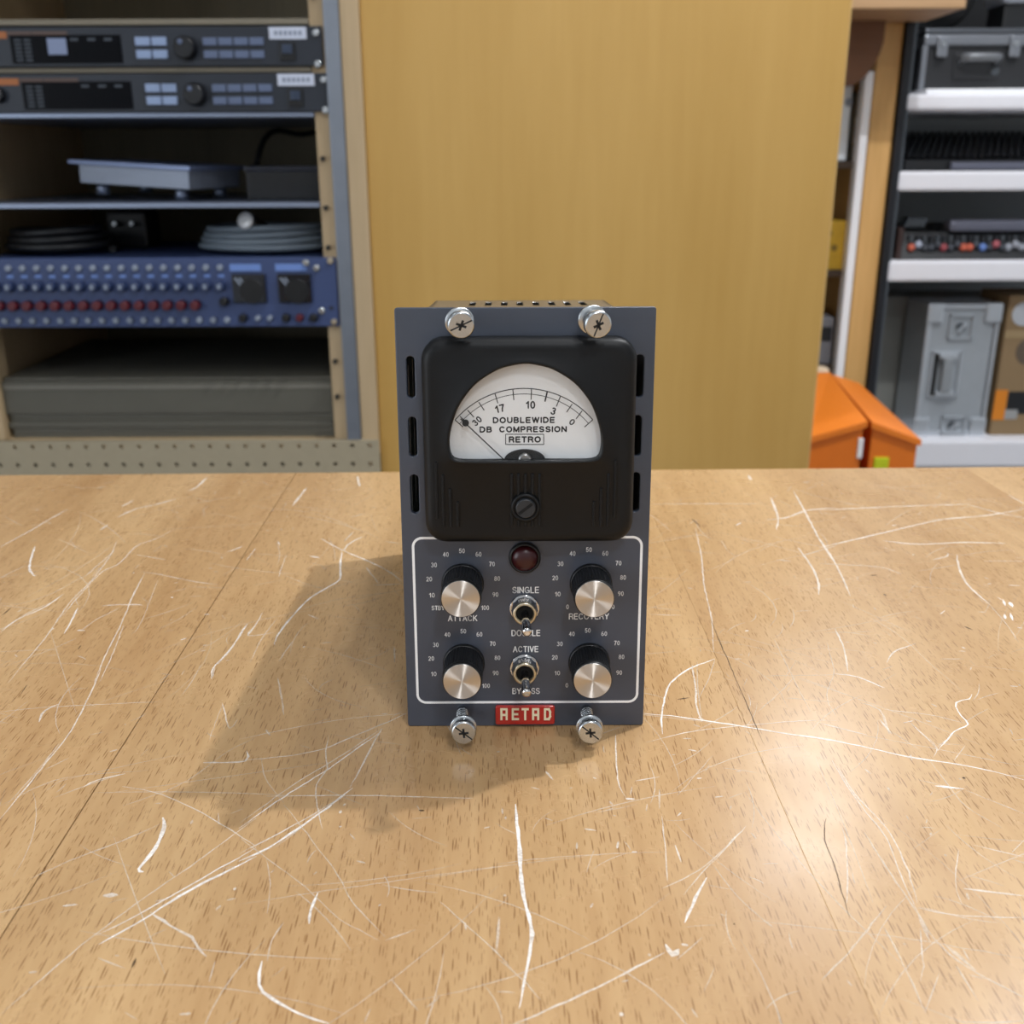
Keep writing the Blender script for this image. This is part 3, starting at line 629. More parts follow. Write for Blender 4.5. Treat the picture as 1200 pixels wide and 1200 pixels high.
# ---- lettering and scale numbers
p2 = (Z2(637.5, 500)[0]-Z2(600, 500)[0])/37.5
def ptext(name, s, a, b, w_, h_, bold=0.0):
    x, z = Z2(a, b); add_mesh(name, text_mesh(s, x, 0.0, z, w_*p2 if w_ else None, h_*p2*1.03, 0, bold), m_white, panel)
for s, a, b, w_ in (('SINGLE', 585, 305, 116), ('DOUBLE', 586, 494, 126), ('ACTIVE', 585, 565, 112), ('BYPASS', 587, 749, 122)): ptext('lettering', s, a, b, w_, 29, 0.15)
ptext('lettering', 'ATTACK', 308, 429, 128, 28, 0.15); ptext('lettering', 'RECOVERY', 863, 421, 175, 28, 0.15); ptext('lettering', 'STBY', 200, 384, 56, 21, 0.18)
SCALES = [[('50', 305, 133), ('40', 234, 149), ('60', 378, 148), ('30', 182, 195), ('70', 437, 191), ('20', 161, 257), ('80', 460, 255), ('10', 173, 328), ('90', 452, 325), ('100', 407, 383)],
          [('50', 863, 128), ('40', 791, 145), ('60', 935, 144), ('30', 738, 190), ('70', 993, 187), ('20', 715, 252), ('80', 1013, 250), ('10', 726, 323), ('90', 1003, 321), ('0', 769, 379), ('100', 958, 379)],
          [('50', 311, 486), ('40', 241, 501), ('60', 382, 500), ('30', 190, 546), ('70', 440, 541), ('20', 170, 606), ('80', 461, 603), ('10', 181, 674), ('90', 453, 670), ('100', 411, 726)],
          [('50', 858, 483), ('40', 788, 498), ('60', 930, 497), ('30', 735, 542), ('70', 986, 538), ('20', 713, 601), ('80', 1006, 599), ('10', 724, 670), ('90', 996, 668), ('0', 766, 724)]]
for sc_ in SCALES:
    for s, a, b in sc_: ptext('scale_number', s, a, b, {1: 12, 2: 25, 3: 34}[len(s)], 21, 0.15)
# ---- knobs
mal = bpy.data.materials.new('spun_aluminium'); mal.use_nodes = True; N = mal.node_tree.nodes; L = mal.node_tree.links
b = N['Principled BSDF']; b.inputs['Base Color'].default_value = srgb('#e6e1da'); b.inputs['Metallic'].default_value = 1; b.inputs['Roughness'].default_value = 0.34
b.inputs['Anisotropic'].default_value = 1.0; b.inputs['Anisotropic Rotation'].default_value = 0.25
tg = N.new('ShaderNodeTangent'); tg.direction_type = 'RADIAL'; tg.axis = 'Y'; L.new(tg.outputs[0], b.inputs['Tangent'])
tc = N.new('ShaderNodeTexCoord'); nz = N.new('ShaderNodeTexNoise'); nz.inputs['Scale'].default_value = 2500; L.new(tc.outputs['Object'], nz.inputs['Vector'])
rr_ = N.new('ShaderNodeMapRange'); rr_.inputs['To Min'].default_value = 0.42; rr_.inputs['To Max'].default_value = 0.48; L.new(nz.outputs['Fac'], rr_.inputs['Value']); L.new(rr_.outputs[0], b.inputs['Roughness'])
KN = 0.0142
knob_parts = {}
def fluted(mb, r, y0, y1, n=40):
    vs_, fs = [], []; m_ = n*4
    for y in (y0, y1):
        for i in range(m_):
            rad = r-(0.00022 if i % 4 in (2, 3) else 0.0); a = 2*math.pi*i/m_; vs_.append((rad*math.cos(a), y, rad*math.sin(a)))
    for i in range(m_): fs.append((i, (i+1) % m_, m_+(i+1) % m_, m_+i))
    mb.raw(vs_, fs+[tuple(range(m_)), tuple(range(m_, 2*m_))])
for i, (a, b_, px_, py_) in enumerate(((306, 285, 301, 345), (864, 283, 891, 345), (311, 640, 307, 708), (859, 638, 881, 704))):
    xf, zf = Z2(px_, py_, KN); xb, zb = Z2(a, b_)
    x = xf*0.7+xb*0.3; z = zf
    kb = MB(); fluted(kb, 0.0062, 0.0, -KN+0.0022)
    kb.lathe([(0.0066, 0.0), (0.0066, 0.0012), (0.0062, 0.0016)], (0, 0, 0), (0, -1, 0), 48)
    kb.lathe([(0.00605, KN-0.0024), (0.00612, KN-0.0010), (0.0060, KN-0.0003), (0.00572, KN)], (0, 0, 0), (0, -1, 0), 48)
    k = kb.build('knob', m_black, dev); k.location = (x, 0, z)
    cp = MB(); cp.lathe([(0.00572, 0.0), (0.00562, 0.0002)], (0, -KN, 0), (0, -1, 0), 72, smooth=False); cp.build('aluminium_cap', mal, k, label='spun aluminium knob cap')
    if i < 2 or True:
        pm = MB(); an = R(228 if i != 3 else 236); d = Vector((math.cos(an), 0, math.sin(an)))
        pm.box((-0.0003, -0.0045, 0.0062), (0.0003, -0.0006, 0.0067), 0.0001, Matrix.Rotation(R(90)-an, 3, 'Y'), (0, 0, 0)); pm.build('pointer', m_white, k)
# ---- indicator lamp
x, z = Z2(581, 160)
lampb = MB().lathe([(0.0049, 0.0), (0.0049, 0.0012), (0.0043, 0.0020), (0.0040, 0.0012)], (0, 0, 0), (0, -1, 0), 48).build('indicator_bezel', m_black, dev); lampb.location = (x, 0, z)
MB().lathe([(0.0040, 0.0), (0.0040, 0.0018), (0.0034, 0.0028), (0.002, 0.0034), (0.0002, 0.0036)], (0, 0, 0), (0, -1, 0), 40).build('red_lens', m_red, lampb, label='dark red lens')
# ---- toggle switches
for (a, b_, ta, tb) in ((581, 398, 592, 503), (581, 662, 590, 770)):
    SD = 0.0052; x, z = Z2(a, b_+14, SD)
    t = MB().lathe([(0.0047, 0.0), (0.0047, 0.0005), (0.0045, 0.0007)], (0, 0, 0), (0, -1, 0), 40).build('toggle_switch', m_chrome, dev); t.location = (x, 0, z)
    MB().lathe([(0.0043, 0.0006), (0.0042, 0.0022), (0.0038, SD-0.0009)], (0, 0, 0), (0, -1, 0), 12, smooth=False, caps=False).build('dress_nut', m_chrome, t)
    MB().lathe([(0.0037, 0.0), (0.00375, SD-0.0004), (0.0035, SD), (0.0028, SD), (0.0027, SD-0.0012)], (0, 0, 0), (0, -1, 0), 32).build('bushing', m_brass, t)
    MB().lathe([(0.0027, SD-0.0013), (0.0027, SD-0.0011)], (0, 0, 0), (0, -1, 0), 24).build('bushing_well', m_cavity, t)
    TD = 0.0135; tx, tz = Z2(ta, tb-6, TD); p0 = Vector((0, -0.0035, 0.0)); p1 = Vector((tx-x, -TD, tz-z))
    MB().tube([p0, p0.lerp(p1, 0.5), p0.lerp(p1, 0.9), p0.lerp(p1, 0.97), p1], [0.0011, 0.0013, 0.0016, 0.0014, 0.0007], 16).build('lever', m_chrome, t)
# ---- badge
x0, z1 = Z2(452, 808); x1, z0 = Z2(712, 888); bw = 0.0014
me = plate([rrect(x0, z0, x1, z1, 0.0007, 4)], bw, 0.0003)
for v in me.vertices: v.co.y -= bw
badge = add_mesh('badge', me, m_badge, dev); setp(badge, 'red enamel badge reading RETRO')
GL = {'R': [(0, 0, 0, 1), (0, 1, 1, 1), (1, 1, 1, 0), (0, .42, 1, .42)], 'E': [(0, 0, 0, 1), (0, 1, 1, 1), (0, .5, .85, .5), (0, 0, 1, 0)], 'T': [(0, 1, 1, 1), (.5, 1, .5, 0)],
      'O': [(0, 0, 0, 1), (0, 1, .75, 1), (.75, 1, 1, .75), (1, .75, 1, .25), (1, .25, .75, 0), (.75, 0, 0, 0)]}
for ch, a in zip('RETRO', (474, 524, 567, 613, 665)):
    xa, za = Z2(a, 876, bw); xb, zb = Z2(a+32, 824, bw); mb = MB(); wd = 0.00068; o_ = wd/2
    for i, (p, q, r_, s) in enumerate(GL[ch]):
        A = Vector((xa+o_+(xb-xa-wd)*p, za+o_+(zb-za-wd)*q)); B = Vector((xa+o_+(xb-xa-wd)*r_, za+o_+(zb-za-wd)*s)); t = (B-A).normalized()*o_
        bar(mb, A-t, B+t, wd, -bw, 0.00025+i*0.00001)
    mb.build('badge_letter', m_gold, badge)
# ---- captive screws
def screw(hole, mid, head, H, slot, hr=0.00385, wk=0.72):
    hx, hz = PP(*hole); ex, ez = PP(*head, H); p0 = Vector((hx, 0.003, hz)); p1 = Vector((ex, -H, ez)); ax = (p1-p0).normalized(); ln = (p1-p0).length
    s = MB(); s.lathe([(0.0017, 0), (0.0017, ln-0.002)], p0, ax, 20); s = s.build('captive_screw', m_zinc, dev)
    # thread, spring coils, washer, head with slot and cross recess
    th = MB(); n = 90; turns = 9
    e1 = ax.cross(Vector((0, 0, 1))).normalized(); e2 = ax.cross(e1)
    th.tube([p0+ax*(0.004+(ln-0.0065)*i/n)+(e1*math.cos(2*math.pi*turns*i/n)+e2*math.sin(2*math.pi*turns*i/n))*0.0018 for i in range(n+1)], 0.00022, 6); th.build('thread', m_zinc, s)
    mx_, mz = PP(*mid, H*0.72); ws = p0+ax*((H*wk+0.003)/(-ax.y))
    MB().lathe([(0.0020, 0), (0.0040, 0), (0.0042, 0.0002), (0.0042, 0.0008), (0.0040, 0.0010), (0.0020, 0.0010)], ws, ax, 36, caps=False).build('washer', m_zinc, s)
    h = MB(); h.lathe([(0.0016, -0.0024), (hr-0.0002, -0.0024), (hr, -0.0021), (hr, -0.0004), (hr-0.0005, 0.0)], p1, ax, 40); hd = h.build('screw_head', m_zinc, s)
    c = Matrix.Rotation(R(slot), 3, ax)
    d1 = (c @ e1).normalized(); d2 = (c @ e2).normalized()
    sl = MB(); q = p1+ax*0.00003
    for d, e, l_, w_ in ((d1, d2, hr-0.0005, 0.00020), (Vector((d1+d2)).normalized(), Vector((d2-d1)).normalized(), 0.0015, 0.00034), (Vector((d1-d2)).normalized(), Vector((d1+d2)).normalized(), 0.0015, 0.00034)):
        sl.prism([q+d*l_+e*w_, q+d*l_-e*w_, q-d*l_-e*w_, q-d*l_+e*w_], ax*0.00003)
    sl.build('drive_recess', M('recess_grey', '#2a2d30', 0.5, 0.6), s)
screw((534, 369), (538, 377), (540.5, 381.5), 0.0130, 25, wk=0.58)
screw((684, 366), (694, 375), (701.5, 381), 0.0150, 70, wk=0.5)
screw((541, 833), (547, 850), (543.4, 859.5), 0.0165, -40)
screw((687, 832), (686, 849), (692, 859), 0.0165, -40)

# ================================================================ left: rack cabinet
YR = 1.33
m_ply = wood('cabinet_ply', '#b39c78', '#c4ac88', axis='Z', stretch=12, scale=14, rough=0.55)
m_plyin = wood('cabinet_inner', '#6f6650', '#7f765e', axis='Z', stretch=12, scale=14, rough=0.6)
m_peg = M('pegboard', '#a89d84', 0.6, var=0.05, scale=120)
m_alu = M('aluminium_strip', '#8d949e', 0.5, 1.0, var=0.12, scale=30)
m_blk = M('black_metal', '#15171a', 0.45, var=0.1)
m_shelf_edge = M('shelf_steel', '#8d97ab', 0.4, 0.8, var=0.05)
m_shelf_wood = M('shelf_grey_wood', '#7f7868', 0.6, var=0.08, scale=80)
m_wht = M('white_lacquer', '#f6f8fc', 0.35, var=0.01)
cab = thing('rack_cabinet', 'open beech plywood rack cabinet with metal edge strip and pegboard base', 'cabinet', (-0.44, YR+0.2, FLOOR))
CL, CI, CRi = -0.72, -0.70, -0.238
CTOP = 0.55; YB = 1.78
MB().box((-0.201, YR, FLOOR), (-0.178, YB+0.018, CTOP), 0.001).build('side_panel', m_ply, cab, True)
MB().box((CL, YR, FLOOR), (CI, YB+0.018, CTOP), 0.001).build('side_panel', m_ply, cab, True)
MB().box((CI, YB, FLOOR), (-0.201, YB+0.018, CTOP)).build('back_panel', m_plyin, cab, True)
MB().box((CI, YR, CTOP-0.018), (-0.201, YB, CTOP)).build('top_panel', m_ply, cab, True)
MB().box((-0.238, YR+0.006, -0.181), (-0.2195, YR+0.045, CTOP-0.018), 0.001).build('rack_rail', m_ply, cab, True)
MB().box((CI, YR+0.006, -0.181), (CI+0.0185, YR+0.045, CTOP-0.018), 0.001).build('rack_rail', m_ply, cab, True)
MB().box((-0.2195, YR-0.004, -0.180), (-0.2012, YR+0.03, CTOP-0.018), 0.0015).build('metal_strip', m_alu, cab, True, label='grey metal edge strip')
MB().box((CI, YR+0.012, -0.199), (-0.201, YB, -0.181)).build('floor_panel', m_ply, cab, True)
holes = []
x = -0.19
while x > CL+0.02:
    for k in range(4): holes.append(circle(x, -0.1872-0.0254*k, 0.0031, 10))
    x -= 0.02375
me = plate([[(CL, -0.55), (-0.178, -0.55), (-0.178, -0.1795), (CL, -0.1795)]]+holes, 0.006)
inv = basis(cab).inverted()
for v in me.vertices: v.co = inv @ (v.co+Vector((0, YR-0.005, 0)))
add_mesh('pegboard_front', me, m_peg, cab)
MB().box((CL, YR+0.001, -0.55), (-0.178, YR+0.012, -0.20)).build('pegboard_backing', M('pegboard_dark', '#6d6552', 0.8), cab, True)
MB().box((CL, YR-0.004, FLOOR), (-0.178, YR+0.012, -0.5505)).build('kick_board', m_ply, cab, True)
for zc, y in ((0.356, 0), (0.176, 0), (0.118, 0), (0.07, 0), (-0.005, 0), (-0.075, 0), (-0.122, 0)):
    MB().lathe([(0.003, 0), (0.003, 0.006), (0.002, 0.008)], (-0.231, YR+0.006, zc), (0, -1, 0), 12).build('rail_bolt', m_blk, cab, True)
for name, z0, z1, mt in (('wood_shelf', 0.3265, 0.333, m_shelf_wood), ('wood_shelf', 0.2745, 0.2802, m_shelf_wood), ('metal_shelf', 0.2240, 0.2298, m_shelf_edge), ('metal_shelf', 0.1185, 0.1245, m_shelf_edge)):
    MB().box((CI+0.0005, YR+0.004, z0), (-0.2385, YB-0.001, z1), 0.0008).build(name, mt, cab, True)

# ---- the two black rack units
m_rack = M('rack_face', '#1e2530', 0.45, var=0.06, scale=60)
m_disp = M('display_glass', '#04050a', 0.3, var=0.1, spec=0.08)
m_btn = M('grey_button', '#8fa3c6', 0.4, var=0.05)
m_btn2 = M('dim_button', '#5d6b88', 0.4, var=0.08)
m_org = M('orange_print', '#a8683c', 0.6); m_brn = M('brown_print', '#5b4a44', 0.6); m_tag = M('price_tag', '#c7cfe0', 0.5, var=0.03); m_tagink = M('tag_ink', '#7d879c', 0.6)
m_segment = M('meter_segment', '#3e4650', 0.5)
def rack_unit(name, label, xr, ztop, dx, glare):
    """xr: right end, ztop: top; features measured from the photo against the right end"""
    kx, kz = 0.001025, 0.00094; H = 0.0432
    t = thing(name, label, 'rack unit', (xr-0.2413, YR, ztop-H), group='black rack units in the cabinet')
    X = lambda p: xr+(p-376)*kx+dx; Zz = lambda p: ztop-(p-28)*kz
    def B(nm, x0, y0, x1, y1, mt, d=0.0015, bev=0.0006, par=None, y=YR): return MB().box((X(x0), y-d, Zz(y0)), (X(x1), y+0.0002, Zz(y1)), bev).build(nm, mt, par or t, True)
    MB().box((xr-0.4826, YR, ztop-H), (xr, YR+0.003, ztop), 0.0008).build('front_panel', m_rack, t, True)
    MB().box((xr-0.46, YR+0.003, ztop-H+0.0005), (xr-0.0206, YR+0.28, ztop-0.001)).build('case', m_blk, t, True)
    d = B('display', 15, 37, 143, 70, m_disp, 0.0012)
    for k in range(2):
        for j in range(6): B('meter_segment', 20+k*11, 42+j*4.6, 28+k*11, 44.2+j*4.6, m_segment, 0.0016, 0, d)
    for a in (85, 105, 124): B('display_caption', a, 41, a+9, 44, m_segment, 0.0016, 0, d)
    if glare: B('display_glare', 58, 41, 80, 60, M('glare_patch', '#7f8dad', 0.4), 0.0018, 0.0004, d)  # pale patch stands for glare on the display glass
    B('stripe', -40, 33, 12, 41, m_org, 0.0008, 0); B('stripe', 13, 33, 41, 37.5, m_brn, 0.0008, 0); B('stripe', 42, 33, 82, 37.5, m_brn, 0.0008, 0)
    for a in (160, 179):
        for b_ in (40, 55): B('button', a, b_, a+17, b_+10, m_btn, 0.003)
    for a in (238, 256, 274, 292):
        for b_ in (41, 56): B('button', a, b_, a+16, b_+9, m_btn2, 0.0025)
    kx0, kz0 = X(218), Zz(53); k = MB().lathe([(0.0135, 0), (0.0132, 0.008), (0.0122, 0.013), (0.0108, 0.0145)], (kx0, YR, kz0), (0, -1, 0), 36).build('dial_knob', M('knob_black', '#0d0e12', 0.25), t, True)
    MB().lathe([(0.003, 0), (0.0025, 0.0008)], (kx0-0.003, YR-0.0145, kz0+0.006), (0, -1, 0), 16).build('finger_dimple', m_btn2, k, True)
    MB().lathe([(0.009, 0), (0.0085, 0.008), (0.007, 0.010)], (X(-14), YR, kz0), (0, -1, 0), 28).build('input_knob', M('knob_black', '#0d0e12', 0.25), t, True)
    B('power_switch', 326, 46, 344, 68, m_black, 0.002); B('switch_rocker', 329, 49, 341, 60, M('rocker', '#2d3a50', 0.35), 0.004)
    tg_ = B('price_tag', 315, 29, 358, 43, m_tag, 0.0006, 0.0)
    for j in range(6): B('tag_print', 321+j*5.6, 33.5, 324.5+j*5.6, 38.5, m_tagink, 0.0008, 0, tg_)
    for b_ in (36, 72):
        MB().lathe([(0.0046, 0), (0.0044, 0.0016), (0.003, 0.0026)], (X(369), YR, Zz(b_)), (0, -1, 0), 16).build('rack_screw', m_zinc, t, True)
rack_unit('effects_processor', 'black rack effects unit with pale square of painted glare on its display', -0.2225, 0.3242, 0.0, True)
rack_unit('effects_processor', 'black rack effects unit with blank dark display on the metal shelf', -0.2190, 0.2731, 0.0025, False)

# ---- blue patching unit
m_blue = M('blue_face', '#3a4a74', 0.45, var=0.05, scale=40); m_ltb = M('light_blue_print', '#6f8fcf', 0.5)
m_kblue = M('knob_shadow_blue', '#2b3a5e', 0.4); m_kred = M('red_knob', '#56101c', 0.4); m_kgrey = M('grey_knob', '#8b95a4', 0.4); m_vu = M('vu_dark', '#10151d', 0.2, coat=0.4)
bx, bzt, bh = -0.2215, 0.0580, 0.0865
bu = thing('patch_unit', 'blue two-unit rack mixer with rows of knobs and two dark square meters', 'rack unit', (bx-0.2413, YR, bzt-bh))
BX = lambda p: bx+(p-393)*0.00109; BZ = lambda p: bzt-(p-302)*0.00108
MB().box((bx-0.4826, YR-0.001, bzt-bh), (bx, YR+0.003, bzt), 0.001).build('front_panel', m_blue, bu, True)
MB().box((bx-0.46, YR+0.003, bzt-bh+0.001), (bx-0.021, YR+0.30, bzt-0.001)).build('case', m_blue, bu, True)
for k in range(20):
    p = 258-16.4*k
    x = BX(p)
    if x < bx-0.46: break
    MB().lathe([(0.0042, 0), (0.0040, 0.003), (0.003, 0.0045)], (x, YR-0.001, BZ(313)), (0, -1, 0), 14).build('push_switch', m_kgrey, bu, True)
    kk = MB().lathe([(0.0066, 0), (0.0060, 0.010), (0.0048, 0.012)], (x-0.001, YR-0.001, BZ(334)), (0, -1, 0), 16).build('level_knob', m_kblue, bu, True)
    MB().box((x-0.0032, YR-0.0136, BZ(334)-0.003), (x+0.0012, YR-0.0125, BZ(334)+0.003), 0.0005).build('knob_cap', m_kgrey, kk, True)
    if k > 0: MB().lathe([(0.0066, 0), (0.0060, 0.011), (0.0048, 0.013)], (BX(p-16.4+1), YR-0.001, BZ(356)), (0, -1, 0), 16).build('red_knob', m_kred, bu, True)
    MB().lathe([(0.0042, 0), (0.0040, 0.003), (0.003, 0.0045)], (x+0.003, YR-0.001, BZ(374)), (0, -1, 0), 14).build('push_switch', m_kgrey, bu, True)
    MB().box((x-0.004, YR-0.0014, BZ(324)), (x+0.004, YR-0.0009, BZ(321))).build('printed_mark', m_ltb, bu, True)
MB().lathe([(0.006, 0), (0.0055, 0.010), (0.004, 0.012)], (BX(260), YR-0.001, BZ(352)), (0, -1, 0), 16).build('black_knob', m_black, bu, True)
for a in (271, 324):
    mtr = MB().box((BX(a), YR-0.006, BZ(354)), (BX(a+39), YR-0.001, BZ(320)), 0.0015).build('meter', m_vu, bu, True)
    g = MB()
    for q in (0, 5): g.prism([(BX(a+3+q), YR-0.0062, BZ(325)), (BX(a+5+q), YR-0.0062, BZ(324)), (BX(a+14+q), YR-0.0062, BZ(336)), (BX(a+12+q), YR-0.0062, BZ(337))], (0, 0.0003, 0))
    g.build('meter_glint', m_kgrey, mtr, True)  # slanted grey bars painted as glints on the dark meter
    MB().lathe([(0.016, 0), (0.015, 0.002)], (BX(a+22), YR-0.005, BZ(340)), (0, -1, 0), 24).build('meter_cover', m_black, mtr, True)
    MB().box((BX(a-2), YR-0.0014, BZ(317)), (BX(a+34), YR-0.0009, BZ(309))).build('printed_mark', m_ltb, bu, True)
for a, mt, r in ((280, m_black, 0.0055), (298, m_kgrey, 0.0035), (312, m_kgrey, 0.0035), (331, m_black, 0.0055), (347, m_kred, 0.005), (363, m_black, 0.0055)):
    MB().lathe([(r, 0), (r*0.92, 0.008), (r*0.7, 0.0095)], (BX(a), YR-0.001, BZ(371.5)), (0, -1, 0), 16).build('small_knob', mt, bu, True)
for a, b_ in ((358, 308), (370, 314), (373, 364)):
    MB().lathe([(0.0048, 0), (0.0045, 0.002), (0.003, 0.003)], (BX(a), YR-0.001, BZ(b_)), (0, -1, 0), 16).build('panel_screw', m_zinc, bu, True)
for b_ in (306, 377):
    MB().lathe([(0.0042, 0), (0.004, 0.002), (0.003, 0.003)], (BX(386.5), YR-0.001, BZ(b_)), (0, -1, 0), 16).build('rack_screw', m_brass, bu, True)

# ---- silver tray-shaped unit and black box on the metal shelf
m_silver = M('silver_case', '#9ba4b4', 0.45, 0.3, var=0.05)
sz = 0.1245
sv = thing('silver_unit', 'pale silver metal box with overhanging lid on the metal shelf', 'metal box', (-0.478, 1.45, sz+0.0045), (0, R(3), R(-14)))
MB().box((-0.085, -0.045, 0.014), (0.075, 0.09, 0.038), 0.001).build('body', m_silver, sv)
MB().box((-0.098, -0.05, 0.0375), (0.080, 0.095, 0.043), 0.001).build('lid', M('silver_lid', '#8d9cc0', 0.35, 0.4), sv)
for a in (-0.062, 0.055):
    for b_ in (-0.03, 0.07): MB().lathe([(0.009, 0), (0.008, 0.0145)], (a, b_, 0), (0, 0, 1), 16).build('foot', m_shelf_edge, sv)
bb = thing('black_box', 'black flat electronics box beside the silver box on the metal shelf', 'electronics box', (-0.300, 1.50, sz), (0, 0, R(4)))
MB().box((-0.055, -0.07, 0.0), (0.055, 0.10, 0.040), 0.002).build('case', m_blk, bb)
MB().box((-0.057, -0.072, 0.036), (0.057, 0.102, 0.043), 0.002).build('lid', M('box_lid', '#1c2130', 0.35), bb)
pw_ = [Vector((-0.375, 1.60, 0.170)), Vector((-0.372, 1.60, 0.180)), Vector((-0.365, 1.62, 0.205)), Vector((-0.35, 1.64, 0.217)), Vector((-0.32, 1.66, 0.212)), Vector((-0.29, 1.68, 0.2165)), Vector((-0.255, 1.70, 0.2165))]
cab_l = MB().tube(resample(pw_, 0.006), 0.0042, 8)
cab_l.lathe([(0.008, 0), (0.009, 0.008), (0.009, 0.034), (0.005, 0.045)], (-0.385, 1.60, 0.1245), (0.1, 0, 1), 16)
mesh_thing('power_cable', cab_l, m_blk, (-0.385, 1.60, 0.1245), 'black power cable hanging behind the silver box', 'cable')

# ---- cables and microphone on top of the blue unit
m_gcab = M('grey_cable', '#76828c', 0.5); zt = bzt-0.001
def coil(cx, cy, rx, ry, n, z, r, mt, nm, lab, turns=4):
    pts = []
    for i in range(n*turns+1):
        a = 2*math.pi*i/n; k = i/n
        pts.append(Vector((cx+(rx-k*0.004)*math.cos(a), cy+(ry-k*0.003)*math.sin(a), z+r+k*2*r*0.92+0.001*math.sin(a*2+k))))
    mb = MB().tube(pts, r, 8); return mesh_thing(nm, mb, mt, (cx, cy, z), lab, 'cable')
coil(-0.326, 1.45, 0.098, 0.085, 36, zt, 0.0042, m_gcab, 'coiled_cable', 'pale grey cable coiled on top of the blue rack unit', 4)
coil(-0.605, 1.42, 0.068, 0.055, 36, zt, 0.005, m_blk, 'coiled_cable', 'black cable coiled on top of the blue rack unit', 3)
e0 = at(287, 258, 1.375); e1 = at(327, 281, 1.455); e1.z = max(e1.z, zt+0.012); ax_ = (e0-e1).normalized(); ln_ = (e0-e1).length
mic = thing('metal_tube', 'grey metal tube with bright round end leaning on the grey cable coil', 'tube', (e1.x, e1.y, zt))
MB().lathe([(0.0095, 0), (0.0105, 0.01), (0.0105, ln_-0.012), (0.0118, ln_-0.009), (0.0118, ln_-0.002)], e1, ax_, 24).build('barrel', M('gun_metal', '#5a5d60', 0.35, 0.9), mic, True)
MB().lathe([(0.0112, ln_-0.002), (0.0108, ln_), (0.004, ln_+0.001)], e1, ax_, 24).build('end_cap', M('bright_steel', '#f2f4f4', 0.15, 0.2), mic, True)
ad_ = thing('power_adapter', 'black power adapter with two metal pins beside the black cable', 'adapter', (-0.545, 1.535, zt))
MB().box((-0.028, -0.03, 0), (0.028, 0.03, 0.05), 0.004).build('case', m_blk, ad_)
for a in (-0.012, 0.012): MB().lathe([(0.004, 0), (0.004, 0.012), (0.003, 0.014)], (a, -0.03, 0.034), (0, -1, 0), 12).build('pin', m_zinc, ad_)

# ---- grey panels stacked on the cabinet floor
m_gpan = M('grey_panel', '#5c5a50', 0.6, var=0.06, scale=40)
gz = -0.181
for lab, h, x0, x1, y0, dep in (('thin grey metal tray lowest in the stack on the cabinet floor', 0.0130, -0.676, -0.2405, YR+0.020, 0.30), ('grey metal tray second from the bottom of the stack', 0.0085, -0.680, -0.2405, YR+0.018, 0.31),
                       ('grey metal tray third from the bottom of the stack', 0.0115, -0.678, -0.2395, YR+0.021, 0.30), ('thick grey metal tray lying on thinner trays in the cabinet', 0.0440, -0.681, -0.2400, YR+0.018, 0.32), ('thin grey metal tray topmost of the stack in the cabinet', 0.0050, -0.679, -0.2410, YR+0.023, 0.31)):
    t = thing('steel_tray', lab, 'tray', ((x0+x1)/2, y0, gz), group='grey trays stacked in the cabinet')
    MB().box((x0, y0, gz), (x1, y0+dep, gz+h), 0.0015).build('sheet', m_gpan, t, True)
    MB().box((x0+0.002, y0-0.0006, gz+h*0.78), (x1-0.002, y0+0.002, gz+h*0.90)).build('front_lip', M('panel_lip', '#77746a', 0.5), t, True)
    gz += h

# ================================================================ plywood board in the middle
m_board = wood('birch_board', '#c0974e', '#cea65e', axis='Z', stretch=10, scale=7, rough=0.42, streak=0.35, bumpk=0.02)
pb = thing('plywood_board', 'tall plain golden birch plywood board between the cabinet and the shelves', 'board', (0.112, 1.345, FLOOR))
MB().box((-0.1775, 1.336, FLOOR), (0.402, 1.354, 0.95), 0.0008).build('sheet', m_board, pb, True)
MB().box((0.4022, 1.3365, FLOOR), (0.4040, 1.3535, 0.95), 0.0004).build('edge_band', wood('edge_band', '#cda866', '#dcb878', axis='Z', rough=0.4), pb, True)
for x in (-0.1, 0.33): MB().box((x-0.03, 1.354, FLOOR), (x+0.03, 1.60, FLOOR+0.06), 0.002).build('foot', m_ply, pb, True)

# ================================================================ right: wooden unit seen past the board
m_gold = wood('golden_plank', '#c79a58', '#dcb070', axis='Z', stretch=10, scale=14, rough=0.5)
m_topb = wood('shelf_top_wood', '#a88560', '#c09c74', axis='X', stretch=10, scale=14, rough=0.5)
m_brown = wood('brown_wood', '#6d4a30', '#80583a', axis='X', stretch=10, scale=14, rough=0.55)
m_dkb = M('dark_brown', '#3a2c20', 0.7)
wu = thing('wooden_shelf_unit', 'wooden shelf unit with golden upright, overhanging top and white edge strip', 'shelf unit', (0.62, 2.3, FLOOR))
YP = 2.20
xp0 = at(1023, 112, YP).x; xp1 = at(1051.5, 112, YP).x; zt0 = at(1130, 10, 2.0).z; zp = zt0+0.0005
MB().box((xp0, YP, FLOOR), (xp1, YP+0.40, zp), 0.004).build('upright', m_gold, wu, True)
xs0 = at(1012, 112, YP-0.012).x; xs1 = at(1022, 112, YP-0.012).x; zs = at(1019, 83, YP-0.012).z
MB().box((xs0, YP-0.012, FLOOR), (xs1, YP+0.02, zs), 0.003).build('edge_strip', m_wht, wu, True, label='white edge strip')
MB().box((0.36, YP+0.36, FLOOR), (xp0, YP+0.38, zp)).build('back_panel', m_dkb, wu, True)
zt0 = at(1130, 10, 2.0).z; xtr = at(1132, 8, 2.0).x
MB().box((0.38, 2.0, zt0), (xtr, 2.185, zt0+0.028), 0.003).build('top_board', m_topb, wu, True)
MB().box((0.38, 2.1852, zt0), (xp1, 2.60, zt0+0.028), 0.003).build('top_board', m_topb, wu, True)
